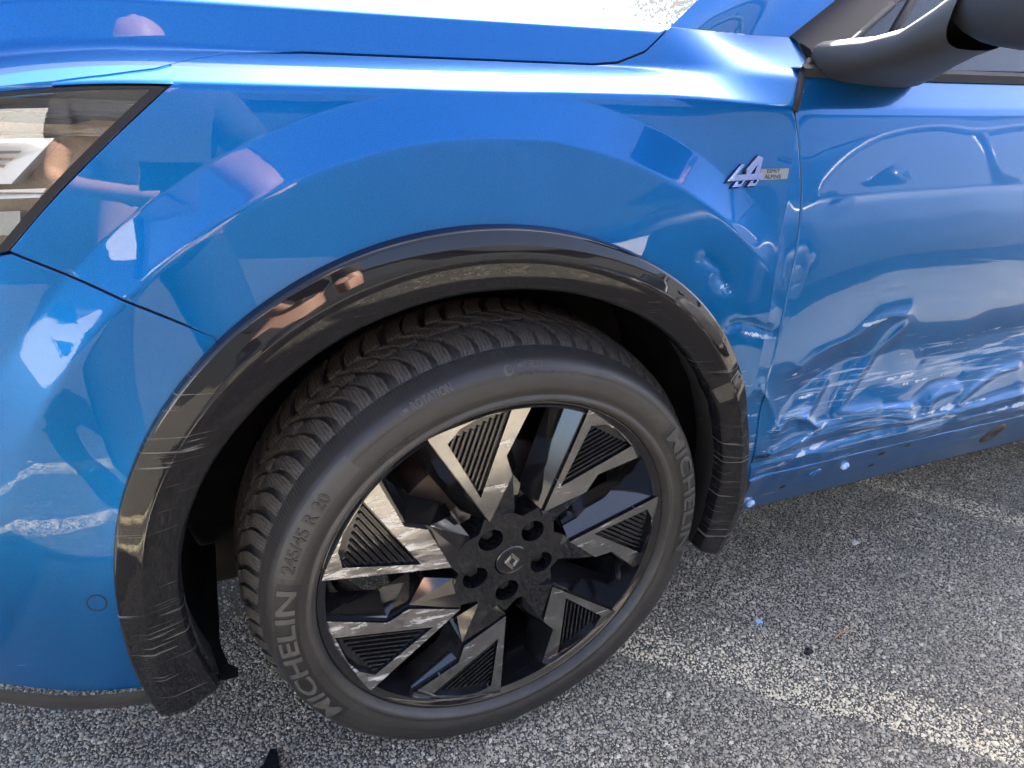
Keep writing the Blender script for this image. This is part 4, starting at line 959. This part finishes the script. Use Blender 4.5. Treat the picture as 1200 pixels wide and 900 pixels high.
for t_ in np.linspace(0, 1, 14):
    e = math.sin(math.pi*min(max(t_*.94+.03, 0), 1))**.38; hous.append(((.530-.012*t_, -.060-.235*t_, 1.138+.012*t_), (.072*e, 0, 0), (0, 0, .078*e)))
P = loft(hous, 28, 2.8); m = MB(); m.grid(P.transpose(1, 0, 2), True, closed_u=True); n_ = 28
m.add(list(P[0]), [tuple(range(28))]); m.add(list(P[-1]), [tuple(range(28))]); m.build('mirror_housing', MAT['mirror'], CAR)
m = MB(); m.box((.604, -.18, 1.145), (.004, .185, .115)); m.build('mirror_glass', MAT['chrome'], CAR)
# clips and holes left on the sill
t = NT('pale_blue_clip_plastic'); t.set(Base_Color=(.30, .48, .78), Roughness=.4); MAT['clip'] = t.m
def on_skin(s, w, rad, h0, h1, name, mat, parent, asp=1.0, dome=True, n=16):
    a = np.linspace(0, 2*np.pi, n, endpoint=False); rings = []
    for k, (rr, hh) in enumerate(((1, h0), (1, h0+(h1-h0)*.6), (.8, h1), (.35, h1), (.3, h1-(h1-h0)*.3))): rings.append(SURF(s+rad*rr*asp*np.cos(a), w+rad*rr*np.sin(a), np.full(n, hh)))
    m = MB(); P = np.stack(rings, 1); m.grid(P, True, closed_u=True); m.add(list(rings[-1]), [tuple(range(n))]); return m.build(name, mat, parent)
for s_, w_ in ((.688, .375), (.502, .318)): on_skin(s_, w_, .0080, -.002, .0055, 'trim_clip', MAT['clip'], sill)
for s_, w_, r_, asp in ((.555, .352, .0055, 1.3), (.775, .352, .0045, 1.8), (.775, .386, .005, 1.8), (.84, .392, .004, 2.0)):
    a = np.linspace(0, 2*np.pi, 14, endpoint=False); m = MB(); m.add(list(SURF(s_+r_*asp*np.cos(a), w_+r_*np.sin(a), np.full(14, .0008))), [tuple(range(14))]); m.build('clip_hole', MAT['seal'], sill)
on_skin(1.115, .362, .030, -.004, .003, 'jacking_plug', MAT['plastic'], sill, .95)
on_skin(.617, .372, .012, -.002, .0022, 'sill_grommet', MAT['paint'], sill, 1.3)
# split in the lower fender corner
m = MB(); m.add([SURF(np.array(x), np.array(z), np.array(.0010)) for x, z in ((.432, .455), (.468, .452), (.466, .458))], [(0, 1, 2)]); m.build('paint_split', MAT['seal'], fender)
m = MB(); q = [(.437, .415), (.441, .345), (.452, .340), (.449, .40)]; m.prism([SURF(np.array(x), np.array(z), np.array(.0012)) for x, z in q], [SURF(np.array(x), np.array(z), np.array(-.02)) for x, z in q]); m.build('arch_corner_seal', MAT['seal'], CAR)
for o in RIGHT:            # right hand side of the car: the same panels mirrored about the centre line
    c = o.copy(); COL.objects.link(c); c.parent = CAR; c.scale = (1, -1, 1); c.location = (o.location.x, 1.825, o.location.z)
for o in hd:
    c = o.copy(); COL.objects.link(c); c.parent = CAR; c.scale = (1, -1, 1); c.location = (0, 1.825, 0)
# ------------------------------------------------------------------ things on the ground
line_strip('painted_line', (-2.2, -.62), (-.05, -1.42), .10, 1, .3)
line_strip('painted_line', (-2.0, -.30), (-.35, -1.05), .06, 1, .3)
def shard(name, poly, z, mat, label, cat, th=.004, tilt=0):
    m = MB(); c = np.mean(np.array(poly), 0); m.prism([(x, y, z+th+tilt*(x-c[0])) for x, y in poly], [(x, y, z+tilt*(x-c[0])) for x, y in poly]); o = m.build(name, mat)
    me = o.data; me.transform(Matrix.Translation((-c[0], -c[1], 0))); o.location = (c[0], c[1], 0); return tag(o, label, cat)
shard('plastic_shard', [(-.415, .045), (-.375, .068), (-.362, .090), (-.352, .085), (-.350, .040), (-.38, .02)], .004, MAT['flare'], 'broken black plastic shard on the asphalt below the front tyre', 'debris', .006, .25)
shard('paint_chip', [(.586, .033), (.593, .036), (.598, .033), (.600, .040), (.594, .046), (.588, .043)], .004, MAT['clip'], 'small pale blue paint chip on the asphalt behind the wheel', 'paint chip', .002, .1)
def stone(name, loc, rad, mat, label, cat):
    bm = bmesh.new(); bmesh.ops.create_icosphere(bm, subdivisions=2, radius=1)
    for v_ in bm.verts: v_.co *= 1+.25*math.sin(v_.co.x*5+v_.co.y*3)+.12*random.random(); v_.co = Vector((v_.co.x*rad*1.3, v_.co.y*rad, v_.co.z*rad*.7))
    me = bpy.data.meshes.new(name); bm.to_mesh(me); bm.free(); return tag(obj(name, me, mat, None, loc), label, cat)
stone('tar_lump', (.63, -.06, .008), .007, MAT['seal'], 'small black lump lying on the asphalt beside the dry twig', 'debris')
stone('pebble', (.99, .16, .008), .006, m_plain('pale_stone', (.5, .48, .44), .8), 'single pale pebble on the asphalt near the door sill', 'pebble')
m = MB(); m.tube([(.708, -.052, .006), (.725, -.047, .008), (.742, -.045, .007), (.758, -.046, .006)], [.0012, .0015, .0013, .0006], 6)
tag(m.build('twig', m_plain('dry_twig_bark', (.42, .22, .10), .8)), 'thin dry orange brown twig on the asphalt behind the wheel', 'twig')

# ------------------------------------------------------------------ surroundings seen in the bodywork's reflections
def leaf_mesh(rad, n, seed, size=.09, squash=.85):
    r = np.random.default_rng(seed); V = []; F = []
    cl_ = r.normal(size=(26, 3)); cl_ /= np.linalg.norm(cl_, axis=1)[:, None]; cl_ *= (rad*r.uniform(.35, .95, 26))[:, None]; cl_[:, 2] *= squash
    for i in range(n):
        c = cl_[r.integers(26)]+r.normal(size=3)*rad*.20
        u_ = r.normal(size=3); u_ /= np.linalg.norm(u_); v_ = np.cross(u_, r.normal(size=3)); v_ /= np.linalg.norm(v_)+1e-9
        s_ = size*r.uniform(.6, 1.4); b = len(V); V += [c-u_*s_, c+v_*s_*.5, c+u_*s_, c-v_*s_*.5]; F.append((b, b+1, b+2, b+3))
    return V, F
t = NT('tree_leaves'); t.set(Base_Color=t.mix(t.noise(t.coord(), 1.5, 3), (.035, .065, .016), (.10, .14, .035)), Roughness=.6); MAT['leaf'] = t.m
MAT['bark'] = m_plain('tree_bark', (.09, .07, .05), .9, nscale=12, namp=.4, bump=.5, bscale=40)
def tree(loc, rad, hz, seed, label, n=5000, group=None, size=None):
    T = empty('broadleaf_tree', loc, label, 'tree', group); m = MB(); m.tube([(0, 0, 0), (.05, 0, hz*.4), (0, .05, hz)], [.20, .15, .08], 9)
    for a in range(5):
        q = a*1.26+seed; m.tube([(0, 0, hz*.55), (math.cos(q)*rad*.4, math.sin(q)*rad*.4, hz*.95), (math.cos(q)*rad*.7, math.sin(q)*rad*.7, hz*1.15)], [.07, .045, .02], 6)
    m.build('trunk', MAT['bark'], T); V, F = leaf_mesh(rad, n, seed, size or rad*.025); o = obj('crown', mesh('crown', V, F), MAT['leaf'], T, (0, 0, hz)); return T
tree((11.6, 14.6, 0), 2.3, 3.1, 3, 'green tree standing behind the car beyond the windscreen', 9000)
for loc_, r_, lab in (((-24, -13, 0), 3.0, 'tall tree left of the pale building across the car park, mirrored in the bumper'), ((37, -15, 0), 3.4, 'tall tree right of the dark hall across the car park, mirrored in the door')):
    tree(loc_, r_, 4.2, 31, lab, 9000, None, .12)
HL = empty('building', (9.5, -12, 0), 'long dark clad hall across the car park, seen mirrored in the paint', 'building')
MAT['cladding'] = m_plain('dark_metal_cladding', (.018, .021, .023), .7, nscale=2, namp=.2); MAT['dark_glass'] = m_plain('dark_window_glass', (.02, .025, .03), .05, spec=.8)
m = MB(); m.box((0, -4, 2.55), (34, 8, 5.1)); m.build('wall', MAT['cladding'], HL); m = MB(); m.box((0, -4, 5.2), (34.4, 8.4, .2)); m.build('roof', MAT['plastic'], HL)
for k in range(6):
    m = MB(); m.box((-13.5+5.4*k, .02, 3.6), (2.6, .08, .9)); wn = m.build('window', MAT['plastic'], HL); m = MB(); m.box((-13.5+5.4*k, .07, 3.6), (2.4, .03, .7)); m.build('pane', MAT['dark_glass'], wn)
m = MB(); m.box((-8.0, .03, 1.6), (3.2, .08, 3.2)); m.build('roller_door', MAT['plastic'], HL)
m = MB(); m.box((0, 0, 0), (2.3, .02, .85)); bn = m.build('banner', m_plain('white_banner_cloth', (.80, .80, .78), .8)); bn.location = (-4.2, -11.93, 4.45); tag(bn, 'white banner on the dark hall, seen mirrored beside the headlight', 'banner')
# pale building
BL = empty('building', (-12.3, -14, 0), 'pale flat roofed building across the car park, seen mirrored in the paint', 'building')
MAT['render_wall'] = m_plain('pale_rendered_wall', (.62, .59, .53), .9, nscale=3, namp=.1)
m = MB(); m.box((0, -3, 2.2), (9, 6, 4.4)); m.build('wall', MAT['render_wall'], BL); m = MB(); m.box((0, -3, 4.5), (9.4, 6.4, .2)); m.build('roof', MAT['plastic'], BL)
for k in range(4):
    m = MB(); m.box((-3.3+2.2*k, .01, 2.3), (1.2, .06, 1.3)); wn = m.build('window', MAT['render_wall'], BL); m = MB(); m.box((-3.3+2.2*k, .05, 2.3), (1.04, .03, 1.14)); m.build('pane', MAT['dark_glass'], wn)
# silver car parked across the lane
def side_car(loc, label, body_mat):
    C = empty('parked_car', loc, label, 'car'); L_, W_ = 4.4, 1.8
    st = [(-.05, .35), (-.02, .62), (.10, .78), (.95, .94), (1.55, 1.38), (2.2, 1.47), (3.2, 1.42), (3.95, 1.02), (4.35, .96), (4.42, .55), (4.38, .33)]
    xs_ = np.linspace(0, L_, 60); top = np.interp(xs_, [0, .08, .2, .95, 1.2, 3.9, 4.3, 4.4], [.60, .76, .82, .95, .97, 1.0, .96, .85])
    P = np.zeros((60, 16, 3))
    for i, x in enumerate(xs_):
        pinch = .16*(abs(x-2.2)/2.2)**4
        base = .28 if True else 0
        for wx in (.82, 3.45):
            if abs(x-wx) < .36: base = max(base, .33+math.sqrt(max(.36**2-(x-wx)**2, 0)))
        for j in range(16):
            q = j/15; z = base+(top[i]-base)*min(1, q/.72) if q < .72 else top[i]+.01*(q-.72)
            yo = pinch+.05*(max(0, z-.62)/.35)**2+.06*max(0, (.45-z)/.2)**2
            if q >= .72: yo += (q-.72)/.28*(W_/2-yo)
            P[i, j] = (x, -yo, z)
    m = MB(); m.grid(P, True); P2 = P.copy(); P2[..., 1] = -W_-P2[..., 1]; m.grid(P2, True)
    for e in (0, -1): m.grid(np.stack([P[e], P2[e]], 1), True)
    b = m.build('body', body_mat, C)
    if 'wear' not in b.data.attributes: add_wear(b.data, 0)
    cab = np.array([(.95, .94), (1.55, 1.36), (2.2, 1.46), (3.1, 1.42), (3.9, .99)]); cabs = spline(cab, 30); G = np.zeros((30, 6, 3))
    for i, (x, z) in enumerate(cabs):
        for j, q in enumerate(np.linspace(0, 1, 6)): zz = .96+(z-.96)*q if z > .96 else z; G[i, j] = (x, -.08-.32*max(0, zz-.96), zz)
    m = MB(); m.grid(G, True); G2 = G.copy(); G2[..., 1] = -W_-G[..., 1]; m.grid(G2, True); m.grid(np.stack([G[:, -1], G2[:, -1]], 1), True); m.build('windows', MAT['dark_glass'], C)
    m = MB(); rp = G[8:24, -1]+np.array([0, .0, .012]); rp2 = G2[8:24, -1]+np.array([0, 0, .012]); m.grid(np.stack([rp+np.array([0, .03, -.03]), rp, rp2, rp2+np.array([0, -.03, -.03])], 1), True); m.tube([tuple(G[i, -1]+np.array([0, .01, 0])) for i in range(30)], .03, 8); m.tube([(2.35, -.07, .97), (2.38, -.23, 1.44)], .03, 6); r__ = m.build('roof', body_mat, C); add_wear(r__.data, 0)
    for wx in (.82, 3.45):
        for wy, sg in ((-.02, 1), (-W_+.02, -1)):
            m = MB(); rev(m, [(.20, .0), (.24, .012), (.30, .010), (.325, -.02), (.33, -.18), (.2, -.2)], 40); wl = m.build('wheel', MAT['rubber'], C); wl.location = (wx, wy, .33); wl.rotation_euler = (0, 0, 0 if sg > 0 else math.pi)
            m = MB(); rev(m, [(.205, .0), (.20, -.02), (.06, -.005), (.0, .0)], 40)
            for a in range(5): m.prism([(.06*math.cos(R_(72*a+k_)), .008, .06*math.sin(R_(72*a+k_))) for k_ in (-20, 20)]+[(.2*math.cos(R_(72*a+k_)), .006, .2*math.sin(R_(72*a+k_))) for k_ in (9, -9)], [(.06*math.cos(R_(72*a+k_)), -.02, .06*math.sin(R_(72*a+k_))) for k_ in (-20, 20)]+[(.2*math.cos(R_(72*a+k_)), -.02, .2*math.sin(R_(72*a+k_))) for k_ in (9, -9)])
            m.build('rim', MAT['chrome'], wl)
    for y_ in (-.22, -W_+.22):
        m = MB(); m.box((.06, y_, .68), (.16, .30, .10)); m.build('headlight', MAT['white_lamp'], C)
    m = MB(); m.tube([(1.30, -.02, 1.02), (1.32, .12, 1.06)], [.03, .075], 10); m.build('door_mirror', body_mat, C)
    return C
MAT['graphite'] = m_plain('graphite_car_paint', (.030, .032, .036), .35, .5, coat=1.0)
side_car((1.05, -1.50, 0), 'dark graphite car parked opposite, seen mirrored in the blue door', MAT['graphite'])
# ------------------------------------------------------------------ the person taking the picture, seen only as a reflection
def skin_mesh(name, verts, edges, radii, mat, parent, root=0, sub=2):
    me = bpy.data.meshes.new(name); me.from_pydata(verts, edges, []); o = obj(name, me, mat, parent)
    sk = o.modifiers.new('skin', 'SKIN'); lay = me.skin_vertices[0].data if me.skin_vertices else None
    if lay is None:
        bm = bmesh.new(); bm.from_mesh(me); bm.verts.layers.skin.verify(); bm.to_mesh(me); bm.free(); lay = me.skin_vertices[0].data
    for i, r in enumerate(radii): lay[i].radius = r if hasattr(r, '__len__') else (r, r); lay[i].use_root = (i == root)
    sk.use_smooth_shade = True
    sb = o.modifiers.new('sub', 'SUBSURF'); sb.levels = sub; sb.render_levels = sub
    bpy.context.view_layer.update(); dg = bpy.context.evaluated_depsgraph_get(); me2 = bpy.data.meshes.new_from_object(o.evaluated_get(dg))
    o.modifiers.clear(); o.data = me2; me2.name = name
    if len(me2.materials) == 0: me2.materials.append(mat)
    me2.polygons.foreach_set('use_smooth', [True]*len(me2.polygons)); return o
def person():
    PX, PY = -.46, -1.08
    T = empty('person', (PX, PY, 0), 'person in dark clothes and white sneakers holding up a phone, mirrored in the paint', 'person')
    MAT['skin'] = m_plain('skin', (.52, .30, .22), .5); MAT['dark_cloth'] = m_plain('dark_navy_cloth', (.022, .024, .030), .9, nscale=30); MAT['grey_shirt'] = m_plain('charcoal_shirt', (.05, .05, .055), .9, nscale=30)
    V = []; E = []; Rr = []
    def node(p, r, par=None):
        V.append((p[0]-PX, p[1]-PY, p[2])); Rr.append(r)
        if par is not None: E.append((par, len(V)-1))
        return len(V)-1
    pel = node((PX, PY-.04, .92), .12); ab = node((PX, PY-.06, 1.08), .115, pel); ch = node((PX, PY-.05, 1.28), .13, ab); nk = node((PX, PY-.01, 1.44), .055, ch); hd0 = node((PX, PY+.02, 1.52), .07, nk); hd1 = node((PX, PY+.03, 1.62), .095, hd0); node((PX, PY+.02, 1.70), .07, hd1)
    feet = []
    for sx_, fx, fy in ((-1, -.60, -.80), (1, -.30, -1.02)):
        hp = node((PX+sx_*.10, PY-.03, .86), .085, pel); kn = node(((PX+sx_*.13+fx)/2, (PY+fy)/2+.06, .48), .055, hp); an = node((fx, fy-.02, .10), .038, kn); feet.append((fx, fy))
    for sx_ in (-1, 1):
        sh0 = node((PX+sx_*.17, PY-.04, 1.37), .055, ch); el = node((PX+sx_*.27, PY+.02, 1.10), .042, sh0)
        wr_ = node((CAM[0]+sx_*.085, CAM[1]-.11, 1.00), .026, el); pm = node((CAM[0]+sx_*.082, CAM[1]-.055, 1.035), .030, wr_)
        for k, (ln, dz) in enumerate(((.050, .030), (.056, .012), (.052, -.006), (.042, -.022))):
            a_ = node((CAM[0]+sx_*.080, CAM[1]-.030, 1.045+dz), .0095, pm); node((CAM[0]+sx_*(.080-ln*.6), CAM[1]-.022, 1.047+dz), .008, a_)
        th_ = node((CAM[0]+sx_*.062, CAM[1]-.060, 1.055), .011, pm); node((CAM[0]+sx_*.045, CAM[1]-.048, 1.06), .009, th_)
    skin_mesh('body', V, E, Rr, MAT['skin'], T)
    # trousers
    V2 = [(0, -.04, .98), (0, -.04, .90)]; E2 = [(0, 1)]; R2 = [.135, .135]
    for (fx, fy), sx_ in zip(feet, (-1, 1)):
        b = len(V2); V2 += [(sx_*.10, -.03, .82), ((PX+sx_*.13+fx)/2-PX, (fy-PY)/2+.06, .48), (fx-PX, fy-.03-PY, .13)]; E2 += [(1, b), (b, b+1), (b+1, b+2)]; R2 += [.105, .078, .066]
    skin_mesh('trousers', V2, E2, R2, MAT['dark_cloth'], T, 1)
    V3 = [(0, -.05, .94), (0, -.06, 1.10), (0, -.05, 1.30), (0, -.03, 1.42), (-.17, -.04, 1.37), (-.235, -.01, 1.20), (.17, -.04, 1.37), (.235, -.01, 1.20)]
    skin_mesh('shirt', V3, [(0, 1), (1, 2), (2, 3), (2, 4), (4, 5), (2, 6), (6, 7)], [.145, .14, .155, .085, .085, .07, .085, .07], MAT['grey_shirt'], T)
    skin_mesh('hair', [(0, .0, 1.69), (0, -.03, 1.63), (0, -.04, 1.55)], [(0, 1), (1, 2)], [.085, .098, .07], m_plain('dark_hair', (.03, .022, .015), .7), T)
    MAT['sneaker'] = m_plain('white_sneaker', (.80, .78, .74), .6, nscale=40, namp=.08)
    for (fx, fy), an in zip(feet, (.10, -.15)):
        secs = []
        for t_, wd_, ht in ((0, .030, .06), (.10, .040, .085), (.35, .040, .095), (.55, .045, .075), (.80, .050, .052), (.95, .040, .042), (1, .015, .03)): secs.append(((0, -.10+.29*t_, ht/2+.012), (wd_, 0, 0), (0, 0, ht/2)))
        P = loft(secs, 20, 2.6); m = MB(); m.grid(P.transpose(1, 0, 2), True, closed_u=True); m.add(list(P[0]), [tuple(range(20))]); m.add(list(P[-1]), [tuple(range(20))])
        s_ = m.build('sneaker', MAT['sneaker'], T); s_.location = (fx-PX, fy-PY, 0); s_.rotation_euler = (0, 0, an)
        m = MB(); P = loft([((0, -.10+.295*t_, .012), (w_*1.06, 0, 0), (0, 0, .012)) for t_, w_ in ((-.01, .028), (.1, .041), (.4, .040), (.75, .051), (.95, .041), (1.01, .014))], 16, 4); m.grid(P.transpose(1, 0, 2), True, closed_u=True); m.build('sole', MAT['seal'], s_)
        m = MB()
        for k in range(5): m.box((0, .0+.018*k, .098-.0045*k), (.055, .006, .006), (R_(-15), 0, .25*(-1)**k))
        m.build('lace', MAT['seal'], s_)
    # phone: camera sits at its lens
    ph_m = MB(); Mx = Matrix((r2, u2, -fw)).transposed(); ph_m.box((0, 0, 0), (.160, .076, .008), Mx)
    p_ = ph_m.build('phone', MAT['gloss']); add_wear(p_.data, 0); c_ = Vector(CAM)-fw*.010-r2*.055; p_.location = c_; tag(p_, 'black phone held up by the person, mirrored in the paint', 'phone')
person()
